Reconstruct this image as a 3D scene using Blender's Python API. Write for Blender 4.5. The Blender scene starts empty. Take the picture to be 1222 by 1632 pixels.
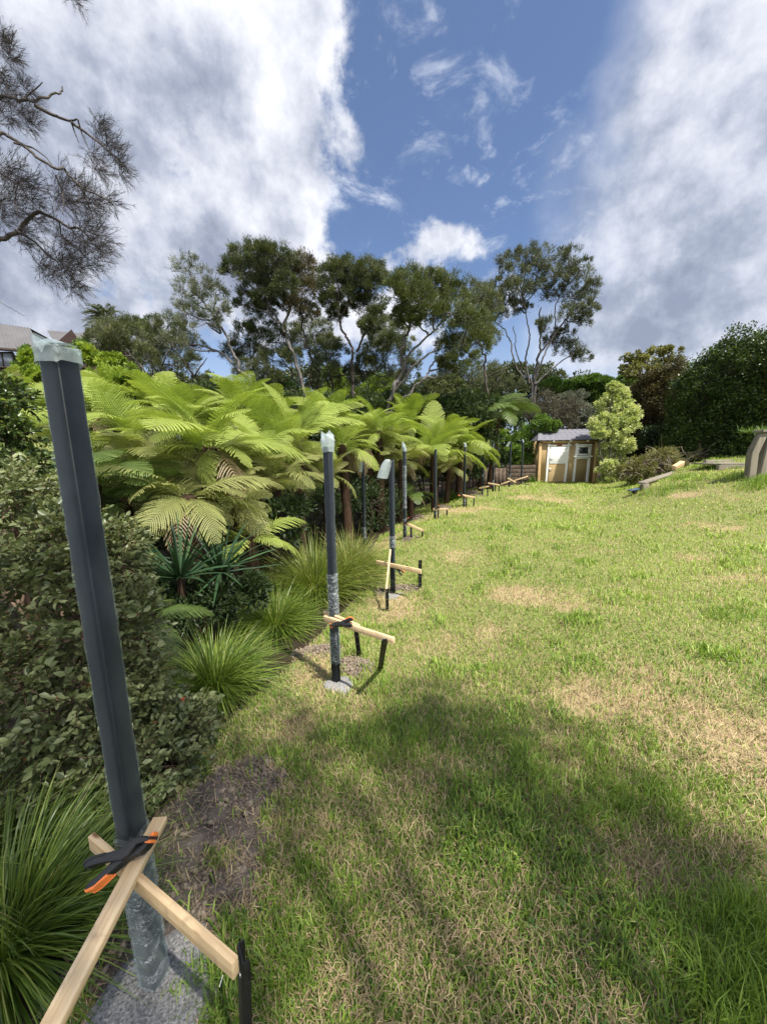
import bpy, math, random
import numpy as np
from mathutils import Vector, Matrix, Euler

random.seed(7)
R = np.random.default_rng(7)
C = bpy.context.scene.collection
SC = bpy.context.scene
rad = math.radians

# ------------------------------------------------------------------ camera
PITCH, ROLL, FPX = rad(8.8), rad(0.8), 589.0
cam_d = bpy.data.cameras.new('camera')
cam = bpy.data.objects.new('camera', cam_d)
C.objects.link(cam)
cam_d.sensor_fit = 'VERTICAL'
cam_d.sensor_height = 36.0
cam_d.lens = 36.0 * FPX / 1632.0
cam_d.clip_start = 0.02
cam_d.clip_end = 2000
cam.matrix_world = Matrix.Rotation(math.pi / 2 - PITCH, 4, 'X') @ Matrix.Rotation(-ROLL, 4, 'Z')
SC.camera = cam
SC.render.resolution_x, SC.render.resolution_y = 766, 1024

_c, _s = math.cos(PITCH), math.sin(PITCH)


def D(u, v):
    """direction through a point of the 1222x1632 photograph"""
    a = (u - 611) / FPX
    b = (816 - v) / FPX
    x = a * math.cos(ROLL) + b * math.sin(ROLL)
    y = -a * math.sin(ROLL) + b * math.cos(ROLL)
    return np.array([x, _c + y * _s, -_s + y * _c])


def P(u, v, Y):
    d = D(u, v)
    return d / d[1] * Y


def Pz(u, v, z):
    d = D(u, v)
    return d / d[2] * z


def azel(u, v):
    d = D(u, v)
    d = d / np.linalg.norm(d)
    return math.atan2(d[0], d[1]), math.asin(d[2])


# ------------------------------------------------------------------ light
SUN_EL, SUN_AZ = rad(60), rad(140)       # azimuth measured from +Y towards +X
sun_d = bpy.data.lights.new('sun', 'SUN')
sun_d.energy = 4.8
sun_d.angle = rad(0.55)
sun_d.color = (1.0, 0.95, 0.86)
sun = bpy.data.objects.new('sun', sun_d)
C.objects.link(sun)
sv = Vector((math.sin(SUN_AZ) * math.cos(SUN_EL), math.cos(SUN_AZ) * math.cos(SUN_EL), math.sin(SUN_EL)))
sun.rotation_euler = sv.to_track_quat('Z', 'Y').to_euler()

SC.view_settings.view_transform = 'Standard'
SC.view_settings.look = 'None'
SC.view_settings.gamma = 1
SC.view_settings.exposure = 0.84


class N:
    """tiny node helper"""
    def __init__(s, nt):
        s.nt = nt

    def new(s, t, **kw):
        n = s.nt.nodes.new(t)
        for k, v in kw.items():
            setattr(n, k, v)
        return n

    def link(s, a, b):
        s.nt.links.new(a, b)

    def val(s, sock, v):
        if hasattr(v, 'is_linked') or isinstance(v, bpy.types.NodeSocket):
            s.link(v, sock)
        else:
            sock.default_value = v

    def math(s, op, a, b=None, clamp=False, c=None):
        n = s.new('ShaderNodeMath', operation=op, use_clamp=clamp)
        s.val(n.inputs[0], a)
        if b is not None:
            s.val(n.inputs[1], b)
        if c is not None:
            s.val(n.inputs[2], c)
        return n.outputs[0]

    def vmath(s, op, a, b=None, sc=None):
        n = s.new('ShaderNodeVectorMath', operation=op)
        s.val(n.inputs[0], a)
        if b is not None:
            s.val(n.inputs[1], b)
        if sc is not None:
            s.val(n.inputs[3], sc)
        return n

    def noise(s, vec, scale, detail=4, rough=0.55, dist=0.0, lac=2.0):
        n = s.new('ShaderNodeTexNoise')
        if vec is not None:
            s.link(vec, n.inputs['Vector'])
        n.inputs['Scale'].default_value = scale
        n.inputs['Detail'].default_value = detail
        n.inputs['Roughness'].default_value = rough
        n.inputs['Distortion'].default_value = dist
        n.inputs['Lacunarity'].default_value = lac
        return n.outputs['Fac']

    def ramp(s, fac, stops, interp='LINEAR'):
        n = s.new('ShaderNodeValToRGB')
        n.color_ramp.interpolation = interp
        e = n.color_ramp.elements
        while len(e) < len(stops):
            e.new(0.5)
        for el, (p, c) in zip(e, stops):
            el.position = p
            el.color = (*c, 1) if len(c) == 3 else c
        s.link(fac, n.inputs[0])
        return n.outputs[0]

    def mix(s, fac, a, b, mode='MIX'):
        n = s.new('ShaderNodeMix', data_type='RGBA', blend_type=mode)
        s.val(n.inputs[0], fac)
        for sock, v in ((n.inputs[6], a), (n.inputs[7], b)):
            if isinstance(v, (tuple, list)):
                sock.default_value = (*v, 1) if len(v) == 3 else v
            else:
                s.link(v, sock)
        return n.outputs[2]

    def smooth(s, x, lo, hi, a=0.0, b=1.0):
        n = s.new('ShaderNodeMapRange', interpolation_type='SMOOTHSTEP')
        s.val(n.inputs[0], x)
        for i, v in enumerate((lo, hi, a, b)):
            n.inputs[i + 1].default_value = v
        return n.outputs[0]


# ------------------------------------------------------------------ sky
world = bpy.data.worlds.new("World")
SC.world = world
world.use_nodes = True
wn = N(world.node_tree)
world.node_tree.nodes.clear()
bg = wn.new('ShaderNodeBackground')
wo = wn.new('ShaderNodeOutputWorld')
wn.link(bg.outputs[0], wo.inputs[0])
sky = wn.new('ShaderNodeTexSky', sky_type='NISHITA')
sky.sun_disc = False
sky.sun_elevation = SUN_EL
sky.sun_rotation = SUN_AZ
sky.air_density = 1.0
sky.dust_density = 0.6
sky.ozone_density = 2.0
tc = wn.new('ShaderNodeTexCoord')
dirv = wn.vmath('NORMALIZE', tc.outputs['Generated']).outputs[0]
sep = wn.new('ShaderNodeSeparateXYZ')
wn.link(dirv, sep.inputs[0])
az = wn.math('ARCTAN2', sep.outputs[0], sep.outputs[1])
el = wn.math('ARCSINE', sep.outputs[2])
comb = wn.new('ShaderNodeCombineXYZ')
wn.link(wn.math('MULTIPLY', az, wn.math('COSINE', el)), comb.inputs[0])
wn.link(el, comb.inputs[1])
ae = comb.outputs[0]
# domain warp so cloud borders billow
warp = wn.new('ShaderNodeTexNoise')
warp.inputs['Scale'].default_value = 3.2
warp.inputs['Detail'].default_value = 5
wn.link(dirv, warp.inputs['Vector'])
wv = wn.vmath('SUBTRACT', warp.outputs['Color'], (0.5, 0.5, 0.5)).outputs[0]
aer = wn.vmath('ADD', ae, wn.vmath('SCALE', wv, None, 0.16).outputs[0]).outputs[0]
aew = wn.vmath('ADD', ae, wn.vmath('SCALE', wv, None, 0.26).outputs[0]).outputs[0]


def blobs(nodes_in, lst, k=0.5):
    out = None
    for (u, v, rx, ry, amp) in lst:
        a0, e0 = azel(u, v)
        sub = wn.vmath('SUBTRACT', nodes_in, (a0 * math.cos(e0), e0, 0)).outputs[0]
        rr = rx / FPX * 0.72
        ry_ = ry / FPX * 0.72
        m = wn.vmath('MULTIPLY', sub, (1 / rr, 1 / ry_, 0)).outputs[0]
        ln = wn.vmath('LENGTH', m).outputs['Value']
        g = wn.math('MULTIPLY', wn.smooth(ln, 1.35, 0.25), amp)
        out = g if out is None else wn.math('MAXIMUM', out, g)
    return out


cum = blobs(aew, [(60, 60, 330, 230, 1), (330, 60, 190, 190, 1), (150, 300, 330, 250, 1), (400, 290, 150, 130, 1),
                  (330, 400, 260, 110, 1), (700, 425, 100, 42, .6), (640, 430, 60, 36, .6), (480, 440, 120, 60, .9), (60, 500, 300, 90, 1),
                  (560, 520, 300, 70, .75)])
fld = wn.noise(dirv, 6.0, 9, 0.62, 0.0)
cumv = wn.math('ADD', cum, wn.math('MULTIPLY', wn.math('SUBTRACT', fld, 0.5), 2.3))
cum_m = wn.smooth(cumv, 0.28, 0.66)
right = blobs(aer, [(1130, 60, 130, 240, 1), (1170, 280, 260, 240, 1), (1100, 470, 240, 150, 1), (1280, 150, 250, 300, 1),
                    (1010, 420, 120, 160, .8)])
soft = wn.noise(dirv, 2.9, 6, 0.52, 0.05)
rv = wn.math('ADD', right, wn.math('MULTIPLY', wn.math('SUBTRACT', soft, 0.5), 1.0))
right_m = wn.smooth(rv, 0.10, 0.85)
# thin wisps in the blue gap
wst = wn.vmath('MULTIPLY', dirv, (1.0, 1.0, 1.7)).outputs[0]
wis = wn.noise(wst, 8.5, 8, 0.62, 0.35)
wm = blobs(ae, [(560, 300, 90, 70, .9), (700, 170, 90, 60, .75), (790, 300, 130, 90, .95), (880, 50, 110, 60, .8), (570, 185, 60, 60, .75),
                (840, 230, 80, 70, .7), (740, 380, 200, 60, .75), (930, 330, 100, 120, .8), (690, 20, 90, 30, .7), (620,60,200,120,.35)])
wisv = wn.math('MULTIPLY', wn.smooth(wis, 0.50, 0.74), wn.math('MULTIPLY', wm, 1.05))
haze_m = wn.math('MULTIPLY', wn.smooth(sep.outputs[2], 0.40, 0.02), 0.55)
# unseen bright clouds added behind the viewer to fill the shaded foreground
back = wn.math('MULTIPLY', wn.smooth(sep.outputs[1], 0.25, -0.35), wn.smooth(soft, 0.46, 0.62))
# cloud shading
sh1 = wn.noise(dirv, 6.5, 8, 0.60)
dk = blobs(aer, [(330, 420, 260, 80, 1), (90, 460, 220, 130, .95), (250, 120, 100, 80, .55), (60, 330, 160, 70, .5),
                 (1130, 430, 280, 130, 1), (1170, 290, 150, 130, .85), (1050, 330, 90, 120, .6), (430, 330, 90, 60, .6), (170, 200, 120, 50, .5), (520, 460, 100, 45, .8), (1050, 520, 260, 60, .8)])
shade = wn.math('ADD', wn.math('MULTIPLY', dk, 0.55), wn.math('MULTIPLY', wn.math('SUBTRACT', 0.57, sh1), 3.2), clamp=True)
ccol = wn.ramp(shade, [(0.0, (0.56, 0.57, 0.61)), (0.35, (0.42, 0.44, 0.50)), (0.7, (0.27, 0.30, 0.37)), (1.0, (0.19, 0.215, 0.285))])
sky_sc = wn.mix(0.14, wn.vmath('MULTIPLY', wn.vmath('SCALE', sky.outputs[0], None, 0.092).outputs[0], (0.82, 0.88, 0.98)).outputs[0], (0.15, 0.18, 0.28))
c1 = wn.mix(haze_m, sky_sc, (0.36, 0.43, 0.56))
c2 = wn.mix(wn.math('MINIMUM', wisv, 0.8), c1, (0.56, 0.59, 0.66))
c3 = wn.mix(wn.math('MULTIPLY', right_m, 0.95), c2, ccol)
c4 = wn.mix(cum_m, c3, ccol)
c5 = wn.mix(back, c4, (1.55, 1.5, 1.42))
wn.link(c5, bg.inputs[0])
bg.inputs[1].default_value = 1.0

# ------------------------------------------------------------------ materials
MATS = {}


def mat(name, fn):
    m = bpy.data.materials.new(name)
    m.use_nodes = True
    m.node_tree.nodes.clear()
    n = N(m.node_tree)
    out = n.new('ShaderNodeOutputMaterial')
    sh = fn(n, out)
    n.link(sh, out.inputs[0])
    MATS[name] = m
    return m


def princ(n, col, rough=0.6, spec=0.4, metal=0.0, bump=None, bstr=0.3, bdist=0.01):
    p = n.new('ShaderNodeBsdfPrincipled')
    if isinstance(col, (tuple, list)):
        p.inputs['Base Color'].default_value = (*col, 1)
    else:
        n.link(col, p.inputs['Base Color'])
    n.val(p.inputs['Roughness'], rough)
    p.inputs['Specular IOR Level'].default_value = spec
    p.inputs['Metallic'].default_value = metal
    if bump is not None:
        b = n.new('ShaderNodeBump')
        b.inputs['Strength'].default_value = bstr
        b.inputs['Distance'].default_value = bdist
        n.link(bump, b.inputs['Height'])
        n.link(b.outputs[0], p.inputs['Normal'])
    return p.outputs[0]


def leafmat(name, stops, rough=0.5, spec=0.35, tr=0.3, tcol=1.25, objvar=0.25):
    def fn(n, out):
        a = n.new('ShaderNodeAttribute', attribute_name='v')
        oi = n.new('ShaderNodeObjectInfo')
        f = n.math('ADD', a.outputs['Fac'], n.math('MULTIPLY', n.math('SUBTRACT', oi.outputs['Random'], 0.5), objvar), clamp=True)
        col = n.ramp(f, stops)
        p = princ(n, col, rough, spec)
        t = n.new('ShaderNodeBsdfTranslucent')
        c = n.mix(1.0, col, (tcol * 1.1, tcol * 1.15, tcol * 0.55), 'MULTIPLY')
        n.link(c, t.inputs[0])
        mx = n.new('ShaderNodeMixShader')
        mx.inputs[0].default_value = tr
        n.link(p, mx.inputs[1])
        n.link(t.outputs[0], mx.inputs[2])
        return mx.outputs[0]
    return mat(name, fn)


def flat(name, col, rough=0.6, spec=0.4, metal=0, var=0.25, scale=8, bstr=0.2, bdist=0.004, stretch=None, c2=None):
    def fn(n, out):
        t = n.new('ShaderNodeTexCoord')
        vec = t.outputs['Object']
        if stretch:
            vec = n.vmath('MULTIPLY', vec, stretch).outputs[0]
        nz = n.noise(vec, scale, 6, 0.6)
        lo = tuple(max(0, x * (1 - var)) for x in col)
        hi = c2 if c2 else tuple(min(1, x * (1 + var)) for x in col)
        cc = n.ramp(nz, [(0.3, lo), (0.7, hi)])
        return princ(n, cc, rough, spec, metal, nz, bstr, bdist)
    return mat(name, fn)


M_kan = leafmat('kanuka_leaf', [(0, (.03, .042, .018)), (.5, (.075, .092, .038)), (1, (.16, .17, .075))], tr=.22)
M_kan2 = leafmat('kanuka_leaf_brown', [(0, (.04, .038, .02)), (.5, (.09, .08, .04)), (1, (.19, .15, .085))], tr=.2)
M_kan3 = leafmat('kanuka_leaf_light', [(0, (.04, .056, .02)), (.5, (.095, .115, .04)), (1, (.19, .205, .08))], tr=.25)
M_kan4 = leafmat('kanuka_leaf_silver', [(0, (.04, .05, .03)), (.5, (.09, .105, .06)), (1, (.2, .21, .13))], tr=.2)
M_twig = leafmat('needle_twig', [(0, (.035, .03, .034)), (.5, (.07, .06, .065)), (1, (.12, .105, .10))], tr=.1, rough=.8, spec=.1)
M_fern = leafmat('fern_green', [(0, (.11, .18, .03)), (.5, (.235, .315, .055)), (1, (.40, .46, .12))], tr=.38, tcol=1.15, spec=.25, rough=.55)
M_fern2 = leafmat('fern_olive', [(0, (.10, .13, .03)), (.5, (.19, .22, .06)), (1, (.32, .33, .12))], tr=.33, tcol=1.1, spec=.3, rough=.55)
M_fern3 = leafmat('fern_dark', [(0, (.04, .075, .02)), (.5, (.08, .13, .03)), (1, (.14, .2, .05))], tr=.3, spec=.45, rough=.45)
M_fernb = leafmat('fern_brown', [(0, (.09, .065, .03)), (.5, (.17, .125, .06)), (1, (.29, .22, .12))], tr=.25)
M_shrub = leafmat('shrub_leaf', [(0, (.035, .052, .018)), (.5, (.10, .125, .05)), (1, (.22, .245, .11))], tr=.25, rough=.4, spec=.45)
M_red = leafmat('red_leaf', [(0, (.35, .03, .02)), (1, (.5, .10, .03))], tr=.3)
M_tus = leafmat('tussock_blade', [(0, (.05, .09, .015)), (.5, (.13, .20, .03)), (.85, (.25, .32, .06)), (1, (.42, .40, .16))], tr=.35, rough=.4, spec=.5)
M_tus2 = leafmat('tussock_blade_olive', [(0, (.06, .09, .015)), (.5, (.16, .21, .035)), (.8, (.27, .30, .07)), (1, (.45, .38, .18))], tr=.35, rough=.4, spec=.5)
M_lawn = leafmat('lawn_blade', [(0, (.06, .12, .02)), (.35, (.16, .26, .035)), (.7, (.31, .41, .07)), (1, (.48, .52, .17))], tr=.33, tcol=1.1, rough=.5)
M_straw = leafmat('straw', [(0, (.16, .11, .065)), (.5, (.40, .30, .17)), (1, (.62, .5, .29))], tr=.2, rough=.7)
M_weed = leafmat('weed_leaf', [(0, (.07, .15, .03)), (1, (.17, .29, .07))], tr=.3)
M_flax = leafmat('strap_leaf', [(0, (.015, .035, .016)), (.6, (.03, .07, .027)), (1, (.07, .12, .045))], tr=.12, rough=.55, spec=.3)
M_hedge = leafmat('hedge_leaf', [(0, (.02, .035, .012)), (.5, (.045, .075, .02)), (.85, (.10, .15, .035)), (1, (.22, .27, .07))], tr=.18, rough=.35, spec=.5)
M_hedgeb = leafmat('bronze_hedge_leaf', [(0, (.035, .035, .015)), (.5, (.08, .07, .028)), (1, (.2, .15, .06))], tr=.2)
M_vari = leafmat('variegated_leaf', [(0, (.16, .22, .06)), (.45, (.36, .42, .15)), (1, (.66, .66, .36))], tr=.3)
M_bushg = leafmat('bush_green', [(0, (.05, .10, .02)), (.5, (.11, .19, .035)), (1, (.22, .31, .07))], tr=.3)
M_bushy = leafmat('bush_yellow', [(0, (.11, .17, .02)), (.5, (.22, .30, .04)), (1, (.36, .42, .08))], tr=.35)
M_bushs = leafmat('bush_grey', [(0, (.06, .07, .05)), (.5, (.13, .14, .105)), (1, (.26, .27, .21))], tr=.2)
M_busht = leafmat('bush_brown_grey', [(0, (.05, .045, .03)), (.5, (.11, .10, .07)), (1, (.2, .18, .12))], tr=.2)
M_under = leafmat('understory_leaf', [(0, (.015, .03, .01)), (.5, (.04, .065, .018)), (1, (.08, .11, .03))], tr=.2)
M_deadb = leafmat('dead_brush', [(0, (.11, .08, .06)), (.5, (.22, .17, .13)), (1, (.38, .32, .25))], tr=.05, rough=.9, spec=.1)
M_clip = leafmat('wilted_clippings', [(0, (.09, .1, .03)), (.5, (.2, .2, .06)), (1, (.36, .34, .13))], tr=.2, rough=.8)
M_barkl = flat('grey_bark', (.105, .097, .09), .9, .1, var=.55, scale=14, bstr=.5, stretch=(1, 1, .25))
M_barkd = flat('dark_bark', (.06, .05, .042), .9, .1, var=.5, scale=14, bstr=.5, stretch=(1, 1, .25))
M_bough = flat('bough_bark', (.09, .078, .072), .9, .1, var=.4, scale=30, bstr=.5)
M_ftrunk = flat('fern_trunk_fibre', (.045, .028, .018), .95, .1, var=.6, scale=60, bstr=.8, stretch=(1, 1, .3))
M_rachis = flat('fern_stalk', (.22, .20, .08), .6, .3, var=.2)
M_post = flat('charcoal_coated_steel', (.007, .009, .013), .45, .2, var=.3, scale=60, bstr=.02)
M_black = flat('black_painted_stake', (.008, .008, .009), .5, .45, var=.6, scale=50, bstr=.25)
M_plasb = flat('black_clamp_plastic', (.012, .012, .013), .42, .45, var=.2, scale=200, bstr=.15)
M_orange = flat('orange_rubber', (.85, .22, .05), .5, .4, var=.12, scale=90, bstr=.1)
M_pin = flat('steel_pin', (.6, .6, .6), .3, .5, metal=1, var=.1)
M_conc = flat('rough_concrete', (.27, .262, .25), .95, .2, var=.7, scale=150, bstr=1.0, bdist=.01)
M_soil = flat('soil_clod', (.20, .16, .122), .95, .15, var=.5, scale=60, bstr=.6)
M_soild = flat('dark_soil', (.055, .04, .03), .95, .1, var=.5, scale=40, bstr=.6)
M_whitep = flat('white_paint', (.78, .78, .75), .5, .4, var=.08, scale=20, bstr=.05)
M_ochre = flat('ochre_board', (.44, .32, .165), .8, .2, var=.13, scale=25, bstr=.3)
M_ochrel = flat('pale_ochre_timber', (.52, .36, .18), .7, .3, var=.15, scale=10, stretch=(1, 1, .1))
M_tiles = flat('pressed_roof_tile', (.14, .14, .165), .6, .35, var=.4, scale=25, bstr=.4)
M_glassd = flat('dark_window_pane', (.02, .025, .03), .08, .7, var=.2)
M_oldtim = flat('weathered_timber', (.175, .155, .12), .9, .15, var=.45, scale=9, bstr=.6, stretch=(1, 1, .12))
M_oldtimh = flat('weathered_timber_board', (.22, .195, .155), .9, .15, var=.4, scale=9, bstr=.6, stretch=(.12, 1, 1))
M_oldred = flat('brown_fence_timber', (.10, .075, .055), .9, .15, var=.5, scale=10, bstr=.5)
M_brick = flat('house_wall_dark', (.12, .07, .06), .9, .1, var=.2)
M_light = flat('navy_plastic', (.05, .09, .15), .4, .5, var=.1)
M_metal = flat('dull_metal', (.45, .44, .42), .4, .5, metal=.8, var=.1)


def f_batten(n, out):
    t = n.new('ShaderNodeTexCoord')
    vec = n.vmath('MULTIPLY', t.outputs['Object'], (3, 90, 90)).outputs[0]
    nz = n.noise(vec, 1.0, 5, 0.55, 0.6)
    nz2 = n.noise(t.outputs['Object'], 9, 3)
    c = n.ramp(nz, [(0.25, (.42, .27, .13)), (0.5, (.62, .45, .26)), (0.75, (.74, .58, .37))])
    c = n.mix(n.smooth(nz2, .55, .75), c, (.50, .36, .21))
    kn = n.new('ShaderNodeTexVoronoi')
    kn.inputs['Scale'].default_value = 1.0
    n.link(n.vmath('MULTIPLY', t.outputs['Object'], (7, 22, 22)).outputs[0], kn.inputs['Vector'])
    c = n.mix(n.smooth(kn.outputs['Distance'], .16, .05), c, (.22, .11, .05))
    gr = n.noise(t.outputs['Object'], 28, 6, .7)
    c = n.mix(n.math('MULTIPLY', n.smooth(gr, .52, .75), .55), c, (.27, .2, .13))
    return princ(n, c, .75, .2, 0, nz, .3, .003)


M_batten = mat('pine_batten', f_batten)


def f_brick(n, out):
    t = n.new('ShaderNodeTexCoord')
    b = n.new('ShaderNodeTexBrick')
    mp = n.new('ShaderNodeMapping')
    mp.inputs['Rotation'].default_value = (math.pi / 2, 0, 0)
    n.link(t.outputs['Object'], mp.inputs[0])
    n.link(mp.outputs[0], b.inputs[0])
    b.inputs['Scale'].default_value = 4
    b.inputs['Color1'].default_value = (.06, .038, .034, 1)
    b.inputs['Color2'].default_value = (.085, .052, .046, 1)
    b.inputs['Mortar'].default_value = (.09, .075, .07, 1)
    return princ(n, b.outputs[0], .9, .1)


M_brick = mat('dark_brick', f_brick)


def f_iron(n, out):
    nz = n.noise(n.new('ShaderNodeTexCoord').outputs['Object'], .7, 4)
    c = n.ramp(nz, [(.3, (.10, .093, .092)), (.7, (.13, .123, .12))])
    return princ(n, c, .5, .4)


M_iron = mat('corrugated_roof', f_iron)


def f_plastic(base_op, edge_op, streak, col=(.62, .72, .72), sc=(1, 1, .35)):
    def fn(n, out):
        t = n.new('ShaderNodeTexCoord')
        vec = n.vmath('MULTIPLY', t.outputs['Object'], sc).outputs[0]
        nz = n.noise(vec, 38, 5, 0.6, 1.2)
        nz2 = n.noise(vec, 9, 4, 0.5, 0.8)
        ridge = n.math('ABSOLUTE', n.math('SUBTRACT', nz, 0.5))
        st = n.smooth(ridge, 0.03, 0.0)
        lw = n.new('ShaderNodeLayerWeight')
        lw.inputs[0].default_value = 0.35
        f = n.math('ADD', base_op, n.math('MULTIPLY', n.math('POWER', lw.outputs['Facing'], 2.0), edge_op))
        f = n.math('ADD', f, n.math('MULTIPLY', n.math('MULTIPLY', st, n.smooth(nz2, .42, .62)), streak), clamp=True)
        p = princ(n, col, 0.2, 0.45, 0, nz, .45, .004)
        tr = n.new('ShaderNodeBsdfTransparent')
        tr.inputs[0].default_value = (.93, .97, .97, 1)
        mx = n.new('ShaderNodeMixShader')
        n.link(f, mx.inputs[0])
        n.link(tr.outputs[0], mx.inputs[1])
        n.link(p, mx.inputs[2])
        return mx.outputs[0]
    return fn


M_sleeve = mat('clear_plastic_sleeve', f_plastic(.01, .40, .07, sc=(1, 1, .10)))
M_wrap = mat('crinkled_stretch_wrap', f_plastic(.05, .40, .75, (.72, .77, .79), (.9, .9, 2.6)))
M_bag = mat('pale_plastic_end', f_plastic(.36, .42, .4, (.60, .68, .68), (1, 1, .8)))


def f_ground(n, out):
    t = n.new('ShaderNodeTexCoord')
    vec = t.outputs['Object']
    a = n.new('ShaderNodeAttribute', attribute_name='bare')
    dry = n.new('ShaderNodeAttribute', attribute_name='dry')
    n1 = n.noise(vec, 45, 6, .7)
    n2 = n.noise(vec, 2.2, 5, .6)
    n3 = n.noise(vec, 260, 3, .6)
    gr = n.ramp(n1, [(.25, (.09, .11, .035)), (.5, (.19, .21, .07)), (.75, (.33, .29, .14))])
    st = n.ramp(n1, [(.25, (.20, .15, .08)), (.5, (.37, .29, .16)), (.75, (.5, .41, .24))])
    soil = n.ramp(n.math('ADD', n.math('MULTIPLY', n1, .6), n.math('MULTIPLY', n3, .4)),
                  [(.3, (.06, .047, .038)), (.5, (.13, .105, .088)), (.7, (.24, .2, .175))])
    hu = n.new('ShaderNodeAttribute', attribute_name='humus_shade')  # bed soil darkened further, putting the shade under the ferns into its colour
    soil = n.mix(n.smooth(hu.outputs['Fac'], .3, .8), soil, n.ramp(n1, [(.3, (.018, .013, .009)), (.7, (.06, .045, .03))]))
    f = n.smooth(n.math('ADD', dry.outputs['Fac'], n.math('MULTIPLY', n.math('SUBTRACT', n2, .5), .9)), .3, .7)
    g = n.mix(f, gr, st)
    fb = n.smooth(n.math('ADD', a.outputs['Fac'], n.math('MULTIPLY', n.math('SUBTRACT', n1, .5), .6)), .4, .6)
    c = n.mix(fb, g, soil)
    return princ(n, c, .95, .1, 0, n1, .8, .02)


M_ground = mat('lawn_ground', f_ground)

# ------------------------------------------------------------------ mesh helpers


class MB:
    def __init__(s):
        s.V, s.F, s.A, s.n = [], [], [], 0

    def add(s, V, F, v=None):
        V = np.asarray(V, dtype=np.float32).reshape(-1, 3)
        F = np.asarray(F, dtype=np.int32)
        s.V.append(V)
        s.F.append(F + s.n)
        if v is None:
            v = 0.5
        s.A.append(np.broadcast_to(np.asarray(v, dtype=np.float32), (len(V),)))
        s.n += len(V)
        return s

    def build(s, name, m, parent=None, smooth=False, attrs=None):
        me = bpy.data.meshes.new(name)
        V = np.concatenate(s.V)
        A = np.concatenate(s.A)
        me.vertices.add(len(V))
        me.vertices.foreach_set('co', V.ravel())
        loops = np.concatenate([f.ravel() for f in s.F])
        tot = np.concatenate([np.full(len(f), f.shape[1], dtype=np.int32) for f in s.F])
        start = np.concatenate([[0], np.cumsum(tot)[:-1]]).astype(np.int32)
        me.loops.add(len(loops))
        me.loops.foreach_set('vertex_index', loops)
        me.polygons.add(len(tot))
        me.polygons.foreach_set('loop_start', start)
        me.polygons.foreach_set('loop_total', tot)
        if smooth:
            me.polygons.foreach_set('use_smooth', np.ones(len(tot), dtype=bool))
        at = me.attributes.new('v', 'FLOAT', 'POINT')
        at.data.foreach_set('value', A)
        for k, arr in (attrs or {}).items():
            q = me.attributes.new(k, 'FLOAT', 'POINT')
            q.data.foreach_set('value', np.asarray(arr, dtype=np.float32))
        me.update(calc_edges=True)
        me.validate()
        me.materials.append(m)
        o = bpy.data.objects.new(name, me)
        C.objects.link(o)
        if parent is not None:
            o.parent = parent
        return o

    # shapes
    def box(s, c, size, rot=None, taper=0):
        c = np.array(c, float)
        h = np.array(size, float) / 2
        b = min(h) * 0.12
        pts = []
        for sx in (-1, 1):
            for sy in (-1, 1):
                for sz in (-1, 1):
                    pts.append([sx * h[0] * (1 - taper * (sz > 0)), sy * h[1] * (1 - taper * (sz > 0)), sz * h[2]])
        pts = np.array(pts)
        if rot is not None:
            pts = pts @ np.array(rot).T
        F = [[0, 1, 3, 2], [4, 6, 7, 5], [0, 4, 5, 1], [2, 3, 7, 6], [0, 2, 6, 4], [1, 5, 7, 3]]
        return s.add(pts + c, F)

    def tube(s, pts, rad_, sides=6, v=0.5, cap=True, jitter=0):
        pts = np.asarray(pts, float)
        n = len(pts)
        rr = np.broadcast_to(np.asarray(rad_, float), (n,))
        tg = np.gradient(pts, axis=0)
        tg /= np.linalg.norm(tg, axis=1)[:, None] + 1e-9
        ref = np.array([0, 0, 1.0]) if abs(tg[0][2]) < .9 else np.array([1.0, 0, 0])
        V = []
        for i in range(n):
            a = np.cross(tg[i], ref)
            a /= np.linalg.norm(a) + 1e-9
            b = np.cross(tg[i], a)
            ref = np.cross(a, tg[i])
            th = np.arange(sides) / sides * 2 * math.pi
            ring = pts[i] + rr[i] * (np.cos(th)[:, None] * a + np.sin(th)[:, None] * b)
            if jitter:
                ring += R.normal(0, jitter * rr[i], ring.shape)
            V.append(ring)
        V = np.concatenate(V)
        F = []
        for i in range(n - 1):
            for k in range(sides):
                F.append([i * sides + k, i * sides + (k + 1) % sides, (i + 1) * sides + (k + 1) % sides, (i + 1) * sides + k])
        s.add(V, F, v)
        if cap:
            for base in (0, (n - 1) * sides):
                cen = V[base:base + sides].mean(0)
                s.add(np.vstack([V[base:base + sides], cen]), [[k, (k + 1) % sides, sides] for k in range(sides)], v)
        return s

    def quads(s, Q, v):
        """Q: (n,4,3); v: (n,)"""
        n = len(Q)
        F = np.arange(n * 4).reshape(n, 4)
        return s.add(Q.reshape(-1, 3), F, np.repeat(v, 4))


def tag(o, label, cat, group=None, kind=None):
    if label:
        o['label'] = label
    if cat:
        o['category'] = cat
    if group:
        o['group'] = group
    if kind:
        o['kind'] = kind
    return o


def empty(name, loc, label, cat, group=None, rz=0):
    o = bpy.data.objects.new(name, None)
    o.empty_display_size = .1
    C.objects.link(o)
    o.location = loc
    o.rotation_euler = (0, 0, rz)
    return tag(o, label, cat, group)


def bevel(o, w=.003, seg=2):
    md = o.modifiers.new('bevel', 'BEVEL')
    md.width = w
    md.segments = seg
    md.limit_method = 'ANGLE'
    return o


def frame(a, b, up=(0, 0, 1)):
    x = np.array(b, float) - np.array(a, float)
    L = np.linalg.norm(x)
    x /= L
    y = np.cross(up, x)
    y /= np.linalg.norm(y)
    z = np.cross(x, y)
    return np.stack([x, y, z], 1), L


# value noise
_G = R.random((64, 64))


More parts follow.
